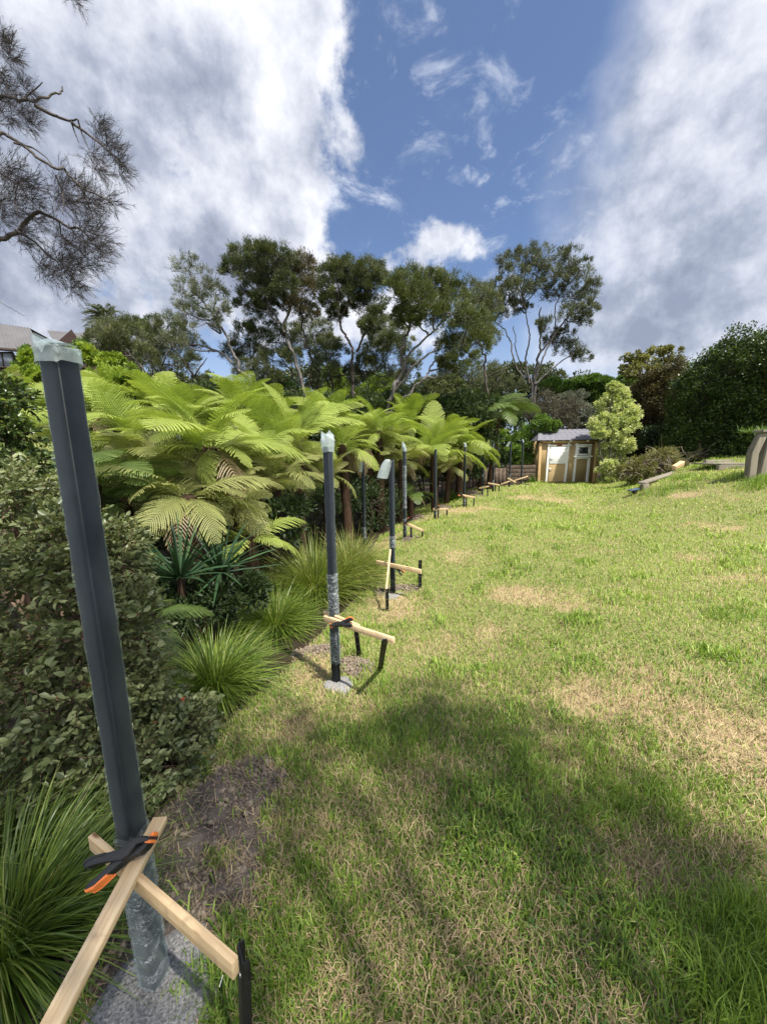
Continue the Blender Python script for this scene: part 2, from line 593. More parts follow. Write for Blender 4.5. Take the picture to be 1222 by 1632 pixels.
def vnoise(x, y, s=1.0, seed=0):
    x = np.asarray(x) * s + seed * 13.7
    y = np.asarray(y) * s + seed * 7.3
    xi = np.floor(x).astype(int)
    yi = np.floor(y).astype(int)
    fx = x - xi
    fy = y - yi
    fx = fx * fx * (3 - 2 * fx)
    fy = fy * fy * (3 - 2 * fy)
    g = lambda a, b: _G[a % 64, b % 64]
    return (g(xi, yi) * (1 - fx) + g(xi + 1, yi) * fx) * (1 - fy) + (g(xi, yi + 1) * (1 - fx) + g(xi + 1, yi + 1) * fx) * fy


# ------------------------------------------------------------------ terrain
POSTS_PX = [(98, 556, 250, 1578), (523, 712, 536, 1090), (624, 733, 626, 948), (580, 738, 581, 866), (643, 713, 645, 860),
            (695, 716, 693, 827), (740, 708, 739, 807), (770, 707, 768, 791), (787, 706, 785, 784), (814, 704, 811, 776),
            (832, 702, 830, 772)]
POSTS = []
for a in POSTS_PX:
    T_, B_ = D(a[0], a[1]), D(a[2], a[3])
    rt, rb = T_[2] / T_[1], B_[2] / B_[1]
    Y = 1.6 / (rt - rb)
    POSTS.append((B_[0] / B_[1] * Y, Y, rb * Y))
# P1 keeps the direction of its whole length
ctl = [tuple(p) for p in POSTS] + [
    (0, 0, -1.42), (0, -3, -1.42), (-4, -3, -1.5), (4, -3, -1.25), (1.5, 1, -1.40), (2, 3, -1.42), (3, 5, -1.40), (5.3, 5, -1.2),
    (6.6, 6.2, -.85), (7.02, 7, -.62), (8, 8, -.48), (4, 8, -1.36), (5.5, 8.3, -1.26), (6.0, 9.4, -1.12), (6.45, 8.9, -.86),
    (8.6, 10.6, -.55), (8.0, 11.3, -1.0), (10.8, 13.2, -.75), (11, 12.8, -.36), (8.7, 9.5, -.50), (10, 9, -.38), (12, 8, -.3),
    (12, 12, -.28), (6.3, 13, -1.22), (6.29, 15, -1.24), (8.66, 15, -1.24), (10.2, 15, -1.2), (13, 15, -.9), (4, 11, -1.28),
    (-1.2, 2.2, -1.55), (-.9, 4, -1.75), (-1.5, 1.4, -1.45), (-3, 4, -2.0), (-1, 7, -1.95), (.2, 9.5, -1.75), (1.7, 11.3, -1.5),
    (3.5, 14, -1.25), (-5, 10, -2.2), (-4, 14, -2.2), (5, 17, -1.5), (10, 18, -1.2), (-6, 3, -2), (-10, 12, -2), (-.9, .6, -1.4)]
ctl = np.array(ctl)


def _tps(r2):
    return np.where(r2 > 1e-9, 0.5 * r2 * np.log(r2 + 1e-12), 0)


_n = len(ctl)
_K = _tps(((ctl[:, None, :2] - ctl[None, :, :2]) ** 2).sum(-1)) + np.eye(_n) * 0.02
_Pm = np.hstack([np.ones((_n, 1)), ctl[:, :2]])
_A = np.block([[_K, _Pm], [_Pm.T, np.zeros((3, 3))]])
_W = np.linalg.solve(_A, np.concatenate([ctl[:, 2], np.zeros(3)]))


def H(x, y, micro=True):
    x = np.atleast_1d(np.asarray(x, float))
    y = np.atleast_1d(np.asarray(y, float))
    xc = np.clip(x, -14, 16)
    yc = np.clip(y, -5, 19)
    out = np.zeros_like(x)
    for i in range(0, len(x), 40000):
        sl = slice(i, i + 40000)
        r2 = (xc[sl, None] - ctl[None, :, 0]) ** 2 + (yc[sl, None] - ctl[None, :, 1]) ** 2
        out[sl] = _tps(r2) @ _W[:_n] + _W[_n] + _W[_n + 1] * xc[sl] + _W[_n + 2] * yc[sl]
    d = np.sqrt(x ** 2 + (y - 4) ** 2)
    k = np.clip((d - 15) / 10, 0, 1)
    k = k * k * (3 - 2 * k)
    out = out * (1 - k) + -1.9 * k
    if micro:
        out = out + (vnoise(x, y, 1.7, 3) - .5) * .05 + (vnoise(x, y, 6.0, 5) - .5) * .018
    return out


def H1(x, y):
    return float(H(x, y)[0])


def G(u, v):
    """where the sight line through a photo point meets the ground"""
    d = D(u, v)
    ts = np.linspace(.5, 25, 3000)
    z = H(d[0] * ts, d[1] * ts, False)
    below = np.nonzero(d[2] * ts < z)[0]
    t = ts[below[0]] if len(below) else 25
    return d[0] * t, d[1] * t, d[2] * t


# boundary between lawn and planting bed, as x(y)
bl = [G(u, v) for u, v in [(150, 1700), (215, 1500), (290, 1320), (350, 1200), (440, 1110), (500, 1040), (590, 930), (600, 872), (655, 815), (730, 783), (850, 772)]]
bl_y = np.array([b[1] for b in bl])
bl_x = np.array([b[0] for b in bl])
o_ = np.argsort(bl_y)
bl_y, bl_x = bl_y[o_], bl_x[o_]


def bed(x, y):
    """1 inside the planting bed"""
    xb = np.interp(y, bl_y, bl_x) + (vnoise(x, y, 2.5, 9) - .5) * .2
    m = np.clip((xb - x) / .12, 0, 1)
    return np.maximum(m, np.clip((y - 15.1) / .3, 0, 1))


SOIL = []  # (x, y, rx, ry, rot, height)


def soilpx(u, v, ru, rv, h):
    c = G(u, v)
    l = G(u - ru, v)
    f_ = G(u, v - rv)
    n_ = G(u, v + rv)
    SOIL.append((c[0], c[1], abs(c[0] - l[0]), abs(f_[1] - n_[1]) / 2, h))


soilpx(345, 1300, 105, 100, .05)
soilpx(300, 1430, 110, 85, .02)
soilpx(405, 1250, 75, 45, .035)
soilpx(215, 1520, 110, 110, .0)
soilpx(562, 1066, 34, 14, .07)
soilpx(505, 1042, 38, 10, .03)
soilpx(632, 942, 34, 8, .04)
soilpx(665, 826, 14, 5, .10)
soilpx(703, 810, 18, 5, .10)
soilpx(754, 790, 17, 6, .16)
soilpx(652, 860, 12, 4, .03)


def soilmask(x, y):
    m = np.zeros_like(x)
    for sx, sy, rx, ry, h in SOIL:
        d = np.sqrt(((x - sx) / rx) ** 2 + ((y - sy) / ry) ** 2) + (vnoise(x, y, 9, 2) - .5) * .7 + (vnoise(x, y, 24, 3) - .5) * .5
        m = np.maximum(m, np.clip((1.15 - d) / .5, 0, 1))
    return m


def soilheight(x, y):
    m = np.zeros_like(x)
    for sx, sy, rx, ry, h in SOIL:
        d = np.sqrt(((x - sx) / rx) ** 2 + ((y - sy) / ry) ** 2)
        m = np.maximum(m, h * np.clip(1 - d ** 2, 0, 1))
    return m


DRY = []
for (u, v, ru, rv, a) in [(490, 1075, 60, 40, 1.3), (620, 960, 60, 16, 1.2), (615, 870, 30, 10, 1), (470, 1150, 70, 40, 1.1), (1010, 1110, 150, 55, 1), (1180, 1180, 90, 70, .9), (800, 950, 100, 22, .8), (930, 970, 60, 18, .8), (700, 1030, 110, 30, .7),
                          (480, 1120, 90, 60, 1), (560, 1130, 60, 30, .8), (1160, 845, 60, 14, .95), (1090, 885, 60, 12, .8), (850, 790, 90, 9, .9), (760, 815, 60, 10, .6),
                          (680, 1260, 90, 60, .7), (620, 1500, 120, 90, .75), (900, 1300, 110, 60, .6), (1010, 1400, 90, 60, .6), (500, 1330, 60, 70, .6),
                          (1090, 790, 60, 14, .9), (1130, 770, 50, 10, .7), (640, 975, 50, 20, .7), (700, 855, 30, 8, .5), (780, 1500, 110, 70, .5), (1160, 1330, 70, 60, .6), (560, 1600, 150, 60, .8)]:
    c = G(u, v)
    l = G(u - ru, v)
    f_ = G(u, v - rv)
    n_ = G(u, v + rv)
    DRY.append((c[0], c[1], abs(c[0] - l[0]), abs(f_[1] - n_[1]) / 2, a))


def drymask(x, y):
    m = np.zeros_like(x)
    for sx, sy, rx, ry, a in DRY:
        d = np.sqrt(((x - sx) / rx) ** 2 + ((y - sy) / ry) ** 2)
        m = np.maximum(m, a * np.clip(1.3 - d, 0, 1))
    nz = vnoise(x, y, 1.3, 4) * .5 + vnoise(x, y, 4, 6) * .3 + vnoise(x, y, 13, 8) * .2
    return np.clip(m * .60 + (nz - .47) * 1.7, 0, 1)


def HH(x, y):
    return H(x, y) + soilheight(np.atleast_1d(x), np.atleast_1d(y))


nx = 420
u_ = np.linspace(-7.6, 7.6, nx)
gx = .42 * np.sinh(u_)
gy = .42 * np.sinh(u_) + 1.4
X, Yg = np.meshgrid(gx, gy)
xs, ys = X.ravel(), Yg.ravel()
zs = HH(xs, ys)
bd = bed(xs, ys)
sm = soilmask(xs, ys)
inner = (np.abs(xs) < 8) & (ys < 16) & (ys > -1)
rough = (vnoise(xs, ys, 30, 1) - .5) * .022 + (vnoise(xs, ys, 70, 2) - .5) * .012
zs = zs + np.where(inner, np.maximum(sm, bd * .6) * rough, 0)
idx = np.arange(nx * nx).reshape(nx, nx)
F = np.stack([idx[:-1, :-1], idx[:-1, 1:], idx[1:, 1:], idx[1:, :-1]], -1).reshape(-1, 4)
gm = MB().add(np.stack([xs, ys, zs], 1), F)
ground = gm.build('ground', M_ground, smooth=True, attrs={'bare': np.maximum(sm, bd), 'humus_shade': bd * (1 - sm), 'dry': drymask(xs, ys)})
tag(ground, None, None, kind='structure')


# ------------------------------------------------------------------ grass
def offconc(x, y):
    q0, q1, q2 = POSTS[0], POSTS[1], POSTS[2]
    return (np.hypot(x - q0[0] - .015, y - q0[1] + .03) > .165) & (np.hypot(x - q1[0] - .02, y - q1[1] + .02) > .10) & (np.hypot(x - q2[0], y - q2[1] + .03) > .11)


def blades(n_x, n_y, z, h, w, az_, lean, v, curl=.5):
    """arched blades: 5 verts (quad + tri)"""
    n = len(n_x)
    base = np.stack([n_x, n_y, z], 1)
    d = np.stack([np.cos(az_), np.sin(az_), np.zeros(n)], 1)
    s_ = np.stack([-np.sin(az_), np.cos(az_), np.zeros(n)], 1) * (w / 2)[:, None]
    tw = R.uniform(-1, 1, n)[:, None]
    s_ = s_ * np.cos(tw) + d * (w / 2)[:, None] * np.sin(tw)
    up = np.array([0, 0, 1.0])
    mid = base + d * (h * lean * .42)[:, None] + up * (h * np.sqrt(np.clip(1 - (lean * .75) ** 2, .05, 1)) * .58)[:, None]
    tip = base + d * (h * lean)[:, None] + up * (h * np.clip(1 - lean * curl - lean ** 2 * .35, .03, 1))[:, None]
    V = np.stack([base - s_, base + s_, mid + s_ * .85, mid - s_ * .85, tip], 1).reshape(-1, 3)
    i = np.arange(n) * 5
    q = np.stack([i, i + 1, i + 2, i + 3], 1)
    t = np.stack([i + 3, i + 2, i + 4], 1)
    return V, q, t, np.repeat(v, 5)


def scatter(n, rmin=.35, rmax=19, k=1.6, amin=-58, amax=88):
    """positions with density falling off with distance from where the viewer stands"""
    p = 2 - k
    u = R.random(n)
    r = (rmin ** p + u * (rmax ** p - rmin ** p)) ** (1 / p)
    a = np.radians(R.uniform(amin, amax, n))
    return r * np.sin(a), r * np.cos(a), r


def edge_low(x, y):
    return np.ones_like(x, bool)


def grow(n, kind):
    x, y, r = scatter(n, k=1.5 if kind == 'green' else 1.55)
    b, s_, dm = bed(x, y), soilmask(x, y), drymask(x, y)
    clump = vnoise(x, y, 3.2, 11) * .6 + vnoise(x, y, 9, 12) * .4
    tall = np.clip((clump - .56) * 4.5, 0, 1) * (1 - dm)
    pr = R.random(n)
    if kind == 'green':
        keep = (b < .5) & (pr < np.clip(1.05 - dm * .9, .12, 1)) & (s_ < .35 + R.random(n) * .35)
        keep |= (s_ > .3) & (b < .5) & (pr < .05)
    else:
        keep = (b < .6) & (pr < np.clip(dm * .95 + np.interp(r, [1.5, 4], [.48, .22]), 0, 1)) & (s_ < .5 + R.random(n) * .3)
        keep |= (s_ > .3) & (pr < .08)
    keep &= offconc(x, y)
    x, y, r, dm, tall = x[keep], y[keep], r[keep], dm[keep], tall[keep]
    m = len(x)
    z = HH(x, y) - .004
    far = 1 + np.clip(r - 1.5, 0, 20) * .20
    if kind == 'green':
        h = R.uniform(.022, .062, m) * (1 + tall * 1.3) * (1 + .03 * r)
        w = R.uniform(.0022, .0050, m) * far * (1 + tall * .4)
        lean = R.beta(2.2, 1.6, m) * .95
        v = np.clip(R.normal(.42, .22, m) + (vnoise(x, y, 1.1, 21) - .5) * .3 + np.clip(r - 2.5, 0, 7) * .028 - tall * .1, 0, 1)
    else:
        h = R.uniform(.025, .10, m)
        w = R.uniform(.0015, .0034, m) * far
        lean = R.uniform(.75, 1.0, m)
        v = np.clip(R.normal(.5, .22, m), 0, 1)
    V, q, t, vv = blades(x, y, z, h, w, R.uniform(0, 2 * math.pi, m), lean, v, .75 if kind == 'green' else .95)
    mb = MB()
    mb.add(V, q, vv)
    mb.F.append(t)
    return mb


g = grow(400000, 'green').build('lawn_grass', M_lawn)
tag(g, 'short green mown grass covering the lawn', 'grass', kind='stuff')
g = grow(390000, 'straw').build('dry_clippings', M_straw)
tag(g, 'straw coloured dry grass clippings strewn over the lawn', 'grass clippings', kind='stuff')
# longer tufts
tx, ty, tr_, tv, th_ = [], [], [], [], []
for (u, v, ru, rv, n, hh) in [(640, 1190, 60, 35, 900, .11), (900, 1260, 90, 60, 900, .13), (1020, 1290, 60, 40, 700, .14), (520, 1420, 50, 60, 450, .09), (740, 1170, 60, 30, 500, .10),
                              (1130, 1540, 90, 90, 1500, .12), (1200, 1540, 60, 90, 1300, .16), (610, 1110, 25, 25, 400, .12), (430, 1560, 60, 60, 700, .10), (330, 1600, 25, 40, 300, .1),
                              (870, 1080, 90, 20, 500, .11), (1080, 1250, 60, 30, 350, .13), (460, 1500, 40, 40, 350, .09), (760, 1420, 90, 60, 500, .07),
                              (1190, 990, 60, 20, 400, .12), (980, 1180, 50, 20, 300, .1), (1200, 770, 30, 12, 900, .2), (1090, 770, 25, 9, 500, .2), (1040, 785, 25, 7, 500, .2), (1160, 752, 60, 10, 700, .18)]:
    for k in range(max(3, n // 45)):
        c = G(u + random.uniform(-ru, ru), v + random.uniform(-rv, rv))
        m = 45
        rr = .018 * (1 + c[1] * .25)
        tx.append(R.normal(c[0], rr * 1.6, m)); ty.append(R.normal(c[1], rr * 1.6, m))
        th_.append(R.uniform(.5, 1.15, m) * hh * random.uniform(.7, 1.1))
        tr_.append(np.full(m, math.hypot(c[0], c[1])))
tx, ty, tr_, th_ = map(np.concatenate, (tx, ty, tr_, th_))
m = len(tx)
V, q, t, vv = blades(tx, ty, HH(tx, ty) - .005, th_, R.uniform(.002, .0038, m) * (1 + np.clip(tr_ - 1.5, 0, 9) * .15), R.uniform(0, 6.28, m),
                     R.beta(2, 2.2, m) * .9, np.clip(R.normal(.38, .14, m), 0, 1), .55)
mb = MB().add(V, q, vv)
mb.F.append(t)
tag(mb.build('long_grass', M_lawn), 'longer unmown grass tufts standing out of the lawn', 'grass', kind='stuff')
# clover and weeds
x, y, r = scatter(9000, rmax=5, k=1.3)
ok = (bed(x, y) < .5) & (soilmask(x, y) < .6) & (vnoise(x, y, 2.3, 31) > .45)
x, y = x[ok], y[ok]
m = len(x)
ctr = np.stack([x, y, HH(x, y) + R.uniform(.008, .028, m)], 1)
a = R.uniform(0, 6.28, m)
mb = MB()
vv = R.random(m)
for k in range(3):
    ak = a + k * 2.09
    d = np.stack([np.cos(ak), np.sin(ak), R.uniform(-.1, .5, m)], 1)
    s_ = np.stack([-np.sin(ak), np.cos(ak), np.zeros(m)], 1)
    L = R.uniform(.006, .012, m)[:, None]
    Q = np.stack([ctr, ctr + d * L * .6 + s_ * L * .42, ctr + d * L * 1.1, ctr + d * L * .6 - s_ * L * .42], 1)
    mb.quads(Q, vv)
tag(mb.build('clover', M_weed), 'small clover leaves scattered between the grass blades', 'clover', kind='stuff')
# dead creeping runners lying on the lawn
mb = MB()
for (pts) in [[(548, 1590), (560, 1550), (590, 1530), (640, 1500)], [(660, 1590), (690, 1545), (740, 1535), (780, 1520)], [(540, 1480), (570, 1500), (590, 1540), (600, 1600)],
              [(540, 1530), (560, 1490), (600, 1470), (620, 1450)], [(700, 1600), (730, 1560), (790, 1545)], [(560, 1620), (575, 1560), (560, 1500)], [(480, 1230), (520, 1262), (560, 1270)]]:
    p = np.array([G(u, v) for u, v in pts])
    tt = np.linspace(0, len(p) - 1, 24)
    pp = np.stack([np.interp(tt, np.arange(len(p)), p[:, i]) for i in range(3)], 1) + R.normal(0, .003, (24, 3))
    pp[:, 2] = HH(pp[:, 0], pp[:, 1]) + .016
    mb.tube(pp, .0021, 5, R.uniform(.4, .9))
tag(mb.build('dead_runners', M_straw, smooth=True), 'dead straw coloured runner stems lying on the dry grass', 'dead stems', kind='stuff')

# ------------------------------------------------------------------ soil clods
ico = np.array([[0, 0, 1], [.894, 0, .447], [.276, .851, .447], [-.724, .526, .447], [-.724, -.526, .447], [.276, -.851, .447],
                [.724, .526, -.447], [-.276, .851, -.447], [-.894, 0, -.447], [-.276, -.851, -.447], [.724, -.526, -.447], [0, 0, -1]])
icof = np.array([[0, 1, 2], [0, 2, 3], [0, 3, 4], [0, 4, 5], [0, 5, 1], [1, 6, 2], [2, 7, 3], [3, 8, 4], [4, 9, 5], [5, 10, 1],
                 [6, 7, 2], [7, 8, 3], [8, 9, 4], [9, 10, 5], [10, 6, 1], [11, 7, 6], [11, 8, 7], [11, 9, 8], [11, 10, 9], [11, 6, 10]])


def clods(mb, x, y, size, sink=.25):
    ok = offconc(x, y)
    x, y, size = x[ok], y[ok], size[ok]
    m = len(x)
    z = HH(x, y) + size * (1 - 2 * sink) * .5
    V = ico[None] * (size[:, None, None] * R.uniform(.5, 1.3, (m, 12, 1))) * R.uniform(.55, 1.2, (m, 1, 3))
    V = V + np.stack([x, y, z], 1)[:, None]
    F = icof[None] + (np.arange(m) * 12)[:, None, None]
    mb.add(V.reshape(-1, 3), F.reshape(-1, 3), np.repeat(R.random(m), 12))


mb = MB()
for i, (sx, sy, rx, ry, h) in enumerate(SOIL):
    n = int(min(7000, 30000 * (rx * ry) ** .9 + 250)) if i < 4 else 500
    th = R.uniform(0, 6.28, n)
    q_ = np.sqrt(R.random(n)) * 1.1
    size = np.exp(R.normal(math.log(.0034 if i < 4 else .008), .55, n)).clip(.0014, .02)
    clods(mb, sx + rx * q_ * np.cos(th), sy + ry * q_ * np.sin(th), size)
tag(mb.build('dug_soil', M_soil), 'crumbly dug grey brown soil heaped round the post holes', 'soil', kind='stuff')

# ------------------------------------------------------------------ posts, footings, battens, stakes, clamps
PW = .045


def sqring(w, n=5, rc=.2):
    """rounded square ring"""
    pts = []
    h = w / 2
    r = w * rc
    for k, (cx, cy) in enumerate([(1, 1), (-1, 1), (-1, -1), (1, -1)]):
        for j in range(n):
            a = math.pi / 2 * (k + j / (n - 1))
            pts.append([cx * (h - r) + r * math.cos(a), cy * (h - r) + r * math.sin(a)])
    return np.array(pts)


def sqtube(levels, jit=0, nn=5, rc=.2, ph=0):
    """levels: (z, width, ox, oy)"""
    V = []
    for (z, w, ox, oy) in levels:
        r_ = sqring(w, nn, rc)
        if jit:
            r_ = r_ * (1 + R.normal(0, jit, (len(r_), 1)))
        V.append(np.column_stack([r_[:, 0] + ox, r_[:, 1] + oy, np.full(len(r_), z) + (R.normal(0, jit * .1, len(r_)) if jit else 0)]))
    k = 4 * nn
    F = []
    for i in range(len(levels) - 1):
        for j in range(k):
            F.append([i * k + j, i * k + (j + 1) % k, (i + 1) * k + (j + 1) % k, (i + 1) * k + j])
    return np.concatenate(V), F


POST_LABELS = [
    'nearest and largest charcoal steel post in plastic film, tall at the left of the picture',
    'second nearest charcoal post with bunched plastic top, in a concrete patch on the lawn',
    'third charcoal post with long plastic flap and a pale batten propped against it',
    'charcoal post with drooping plastic hood, standing behind the tussock grass left of the line',
    'charcoal post with crinkled film and pointed plastic top, just right of the flap topped post',
    'charcoal post with bare rounded top, no plastic flap, before the tree ferns',
    'charcoal post with small white plastic tip, before dark ferns beside a soil heap',
    'charcoal post with a short plastic flap bent left, in front of the board fence',
    'charcoal post with narrow hanging plastic flap, before the board fence right edge',
    'charcoal post with a plastic flap hanging left, in front of the stacked sleeper wall',
    'farthest dim post, closest to the shed, in front of the light green bush']
BARE = [.035, .17, .12, 0, .05, .08, .02, .05, .12, .15, 0]
TOPS = ['bag1', 'bag2', 'flapL', 'flapS', 'tip', None, 'tipS', 'flapM', 'flapM2', 'flapM', 'tipS']
WRAPS = [[(.04, .50)], [(.17, .40), (.50, .80)], [(.58, .72)], [(.1, .35)], [(.10, .38), (.55, 1.3)], [(.10, .30)], [(.02, .22)],
         [(.10, .35), (.6, .7)], [(.2, .4)], [(.25, .45)], []]
ROT = [rad(40) - math.atan2(POSTS[0][0], POSTS[0][1])] + [rad(52 - 3 * (k % 3)) - math.atan2(q[0], q[1]) for k, q in enumerate(POSTS[1:])]
for i, (px, py, pz) in enumerate(POSTS):
    zz = H1(px, py) - .01
    hgt = pz + 1.6 - zz
    if i == 3:
        hgt = 1.62
    e = empty('fence_post', (px, py, zz), POST_LABELS[i], 'post', 'charcoal posts standing in a line along the lawn', ROT[i])
    if i == 0:      # the nearest post is not quite plumb
        e.rotation_euler = (Matrix.Rotation(-.0145, 3, 'Y') @ Matrix.Rotation(ROT[0], 3, 'Z')).to_euler()
    V, F_ = sqtube([(-.05, PW, 0, 0), (hgt - .002, PW, 0, 0), (hgt, PW * .9, 0, 0)], rc=.1)
    mb = MB().add(V, F_)
    mb.box((0, 0, hgt - .004), (PW * .88, PW * .88, .006))
    mb.build('shaft', M_post, e, smooth=False)
    far = py > 6
    # sleeve
    ns = 14 if far else 60
    z0, z1 = BARE[i], hgt + .01
    sw = PW + .007
    lv = [(z0 + (z1 - z0) * k / ns, sw + R.uniform(-.002, .004), R.normal(0, .0006), R.normal(0, .0006)) for k in range(ns + 1)]
    V, F_ = sqtube(lv, .010, rc=.26)
    MB().add(V, F_).build('plastic_sleeve', M_sleeve, e, smooth=True)
    for (w0, w1) in WRAPS[i]:
        ns = 8 if far else 40
        lv = [(w0 + (w1 - w0) * k / ns, sw + .006 + R.uniform(-.004, .004), R.normal(0, .001), R.normal(0, .001)) for k in range(ns + 1)]
        V, F_ = sqtube(lv, .022, rc=.22)
        MB().add(V, F_).build('stretch_wrap', M_wrap, e, smooth=True)
    t = TOPS[i]
    mb = MB()
    inv = -ROT[i]

    def L2(dx, dy):
        return (dx * math.cos(inv) - dy * math.sin(inv), dx * math.sin(inv) + dy * math.cos(inv))
    if t in ('bag1', 'bag2'):
        hh = .010 if t == 'bag1' else .085
        lo = -.03 if t == 'bag1' else -.03
        lv = []
        for k in range(9):
            f_ = k / 8
            w = sw + .007 + (.010 * math.sin(f_ * 3) if t == 'bag2' else 0)
            lv.append((hgt + lo + (hh - lo) * f_, w, 0, 0))
        V, F_ = sqtube(lv, .02)
        k = 20
        # uneven torn rim
        rim = V[-k:]
        ang = np.arctan2(rim[:, 1], rim[:, 0])
        lx = np.array(L2(-1, 0))
        side = (rim[:, :2] @ lx) / .03
        if t == 'bag1':
            V[-k:, 2] += side * .015 - .002
            V[-2 * k:-k, 2] += side * .008
            V[-k:, :2] *= .97
        else:
            V[-k:, 2] += np.sin(ang * 3 + 1) * .016
            V[-3 * k:-2 * k, :2] *= .9
            V[-k:, :2] *= .95
        mb.add(V, F_)
        if t == 'bag1':   # folded flap lying over the end
            a_, b_ = L2(-.032, -.022), L2(.045, -.028)
            c_, d_ = L2(.022, .026), L2(-.03, .022)
            mb.add([(*a_, hgt + .008), (*b_, hgt + .002), (*c_, hgt + .010), (*d_, hgt + .028)], [[0, 1, 2, 3]])
            mb.add([(*L2(-.012, -.038), hgt + .004), (*L2(.014, -.040), hgt + .002), (*L2(.004, -.042), hgt - .018)], [[0, 1, 2]])
        else:
            for _ in range(4):
                a_ = R.uniform(-.045, .045, (3, 3))
                a_[:, 2] += hgt + .06
                mb.add(a_, [[0, 1, 2]])
    elif t and t.startswith('flap'):
        Lf, out, w = {'flapL': (.235, .085, .13), 'flapS': (.21, .015, .10), 'flapM': (.19, .11, .09), 'flapM2': (.29, .05, .08)}[t]
        w0 = sw * .5 + .006
        lvl = []
        pts = []
        for k in range(8):
            f_ = k / 7
            cx = -.012 - out * f_ - (.012 if f_ > .2 else 0)
            z = hgt + .012 * math.sin(f_ * 3) - Lf * max(0, f_ - .12)
            ww = w * (.5 + .5 * min(1, f_ * 1.6)) * (1 - .1 * f_) + R.normal(0, .002)
            dep = .030 * (1 - .7 * f_) + .004
            ring = []
            for (sx_, sy_) in [(-.5, -.7), (.0, -1.25), (.5, -.8), (.5, .8), (0, .9), (-.5, .7)]:
                ring.append((*L2(cx + sx_ * ww, sy_ * dep - .004), z + R.normal(0, .003) - sx_ * .02))
            pts += ring
        F_ = []
        for k in range(7):
            for j in range(6):
                F_.append([k * 6 + j, k * 6 + (j + 1) % 6, (k + 1) * 6 + (j + 1) % 6, (k + 1) * 6 + j])
        mb.add(pts, F_)
        mb.add(pts[:6], [[0, 1, 2, 3, 4, 5]])
    elif t in ('tip', 'tipS'):
        hh = .09 if t == 'tip' else .04
        lv = [(hgt - .07, sw + .006, 0, 0), (hgt - .02, sw + .008, 0, 0), (hgt + .01, sw * .95, *L2(-.008, 0)), (hgt + hh * .6, sw * .6, *L2(-.018, 0)), (hgt + hh, sw * .35, *L2(-.03, 0))]
        V, F_ = sqtube(lv, .04)
        mb.add(V, F_)
    if mb.n:
        mb.build('torn_plastic_end', M_bag, e, smooth=True)

# concrete footings


def footing(x, y, r, rise, label, sx=1, sy=1):
    rings, seg = 14, 48
    V = [(0, 0, rise)]
    for k in range(1, rings + 1):
        for j in range(seg):
            a = 2 * math.pi * j / seg
            rr = r * k / rings * (1 + .13 * math.sin(a * 3 + x * 5) + .08 * math.sin(a * 5 + 1))
            z = rise * (1 - (k / rings) ** 4) - (.04 if k == rings else 0) + R.normal(0, .0018)
            V.append((rr * math.cos(a) * sx, rr * math.sin(a) * sy, z))
    F3 = [[0, 1 + j, 1 + (j + 1) % seg] for j in range(seg)]
    F4 = []
    for k in range(rings - 1):
        for j in range(seg):
            a0 = 1 + k * seg
            F4.append([a0 + j, a0 + seg + j, a0 + seg + (j + 1) % seg, a0 + (j + 1) % seg])
    V = np.array(V)
    h0 = H1(x, y)
    V[:, 2] += H(V[:, 0] + x, V[:, 1] + y) - h0
    mb = MB().add(V, F4)
    mb.F.append(np.array(F3))
    o = mb.build('concrete_footing', M_conc, smooth=True)
    o.location = (x, y, h0)
    return tag(o, label, 'footing', 'concrete footings of the posts')


p0, p1, p2 = POSTS[0], POSTS[1], POSTS[2]
footing(p0[0] + .015, p0[1] - .03,   .165, .034, 'rough grey concrete footing round the nearest post, among dug soil', 1.0, .95)
footing(p1[0] + .02, p1[1] - .02, .11, .022, 'pale concrete footing under the second nearest post')
footing(p2[0] + .0, p2[1] - .03, .13, .012, 'small grey concrete footing under the third post with the propped batten')


def batten(a, b, label, w=.042, t=.02, up=(0, 0, 1), group='pine battens bracing the posts'):
    a, b = np.array(a, float), np.array(b, float)
    Rm, L = frame(a, b, up)
    o = MB().box((0, 0, 0), (L, t, w)).build('timber_batten', M_batten)
    o.matrix_world = Matrix.Translation(Vector((a + b) / 2)) @ Matrix([list(r) for r in Rm]).to_4x4()
    bevel(o, .0015)
    return tag(o, label, 'batten', group)


